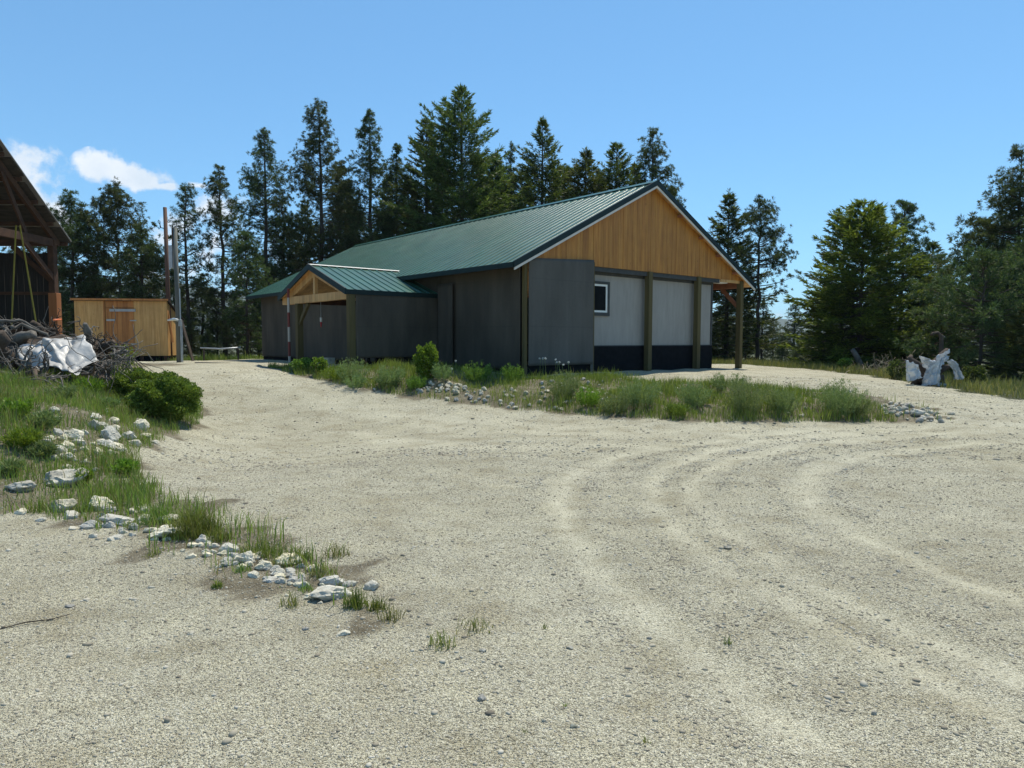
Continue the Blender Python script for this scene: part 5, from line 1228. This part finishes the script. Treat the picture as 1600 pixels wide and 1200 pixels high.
grass_in(POLY_C, 3500, .24, .1, .007, G['drygrass'], 'berm_straw_grass', 'straw-coloured grass stems in the central berm', rg, None, lambda P: np.where(((P[:, 0] > -2.2) & (P[:, 0] < 1.2)) | (P[:, 0] > 7.2), .08, .6), .2, .7)
edge_d = [np.array(p) for p in TREE_EDGE]
grass_in(POLY_T, 260000, .20, .08, .014, G['drygrass'], 'treeline_grass', 'rough grass along the foot of the tree line', rg, (4, 10, 30, 40), lambda P: np.clip(1.2-dist_line(edge_d, P[:, 0], P[:, 1])/6, .08, 1), .5, .6)
grass_in(POLY_T, 90000, .25, .1, .02, G['grass'], 'forest_edge_grass', 'green grass at the forest edge behind the shed', rg, (-24, 29, 3, 42), lambda P: np.clip(1.2-(P[:, 1]-30)/9, .1, 1), .5, .6)
for i, (x, y, w_, h_, lb) in enumerate([(18,655,50,46,'leafy weed clump at the far left of the bank, below the root tangle'),(62,672,46,40,'leafy weed clump left of the upper bank stones'),(25,705,54,44,'leafy weed clump at the left picture edge above the long pale slab'),(92,628,44,36,'leafy weed clump on the bank under the silver sheet'),(135,612,44,34,'leafy weed clump between the silver sheet and the shrub mound'),(58,720,40,34,'leafy weed clump just above the big boulder'),(120,760,34,34,'leafy weed clump right of the big boulder'),(8,745,36,30,'leafy weed clump against the left end of the long pale slab'),(185,745,40,34,'leafy weed clump on the gravel side of the bank below the upper stones'),(160,640,34,26,'leafy weed clump just left of the lighter shrub mound')]):
    spray_plant('weed_clump', x, y, w_, h_*.7, G['sage' if i % 2 else 'lime'], lb, n=520, seed=300+i, bw=.01)
# single tufts on and beside the gravel
def tuft(px, py, wpx, hpx, label, n=260, m='grass', seed=0):
    p = ghit(px, py); k = mpp(p); rng = np.random.default_rng(seed+500); w = wpx*k/2
    a = rng.uniform(0, 6.28, n); rr = rng.uniform(0, 1, n)**.7*w*1.15; Q = np.stack([rr*np.cos(a), rr*np.sin(a)*.8, 0*a], 1)
    V, Fc = blades(Q, hpx*k*rng.uniform(.2, 1.15, n)*(1.15-.5*rr/w), .005, .95, rng); o = link(bpy.data.objects.new('grass_tuft', np_mesh('grass_tuft', V, Fc, G[m]))); o.location = p
    return tag(o, label, 'grass tuft')
for i, (x, y, w_, h_, n, m_, lb) in enumerate([(305,836,70,62,900,'grass','largest grass tuft standing behind the wide flat slab'),(250,815,60,40,420,'grass','grass tuft left of the largest tuft behind the rocks'),(345,845,40,30,240,'grass','lower grass tuft right of the largest tuft'),(410,868,60,42,260,'grass','thin grass tuft behind the middle rock cluster'),(460,880,60,42,240,'grass','thin grass tuft behind the flat-topped white stone'),(555,950,36,46,200,'grass','grass tuft right of the long slanting white stone'),(590,955,30,36,120,'grass','last grass tuft at the tip of the rock row'),(340,918,18,18,90,'grass','small bright tuft on gravel before the rock row'),
    (500,900,50,36,140,'drygrass','straw-tipped tuft above the white blocky stone'),(525,870,40,36,100,'drygrass','brown-tipped weed tuft behind the end of the rock row'),(1137,1008,10,22,30,'sage','single small green sprout by the tyre tracks'),(882,1106,6,14,14,'grass','tiny green sprout in the bottom middle gravel'),(1010,1165,9,26,18,'grass','thin grass sprout at the bottom of the gravel'),(690,1010,40,40,60,'drygrass','sparse straw-coloured weeds in the middle gravel'),(740,985,60,30,70,'drygrass','sparse weed patch right of the straw-coloured weeds'),(820,1148,7,16,12,'grass','lone tiny sprout left in the bottom gravel'),(850,985,8,18,14,'grass','small sprout above the dark pebble'),(610,970,36,40,70,'drygrass','straw weed beside the last grass tuft'),(455,948,36,40,60,'drygrass','sparse weeds before the white slab in the rock row'),(240,870,30,22,60,'drygrass','low weeds on the gravel side of the wide slab'),(268,842,22,22,80,'grass','small tuft growing before the wide flat slab'),(378,893,26,24,80,'grass','small tuft among the middle rock cluster'),(205,826,24,26,90,'grass','small tuft between oval stone and wide slab'),(130,800,30,30,130,'grass','tuft beside the cream stone'),(60,800,36,30,140,'grass','tuft left of the dark-fronted stone'),(430,885,22,26,70,'drygrass','straw tuft by the flat-topped white stone'),(480,925,24,24,70,'grass','small tuft at the left end of the long slanting stone'),(530,935,20,24,60,'grass','small tuft just behind the long slanting stone')]):
    tuft(x, y, w_, h_, lb, n, m_, i)
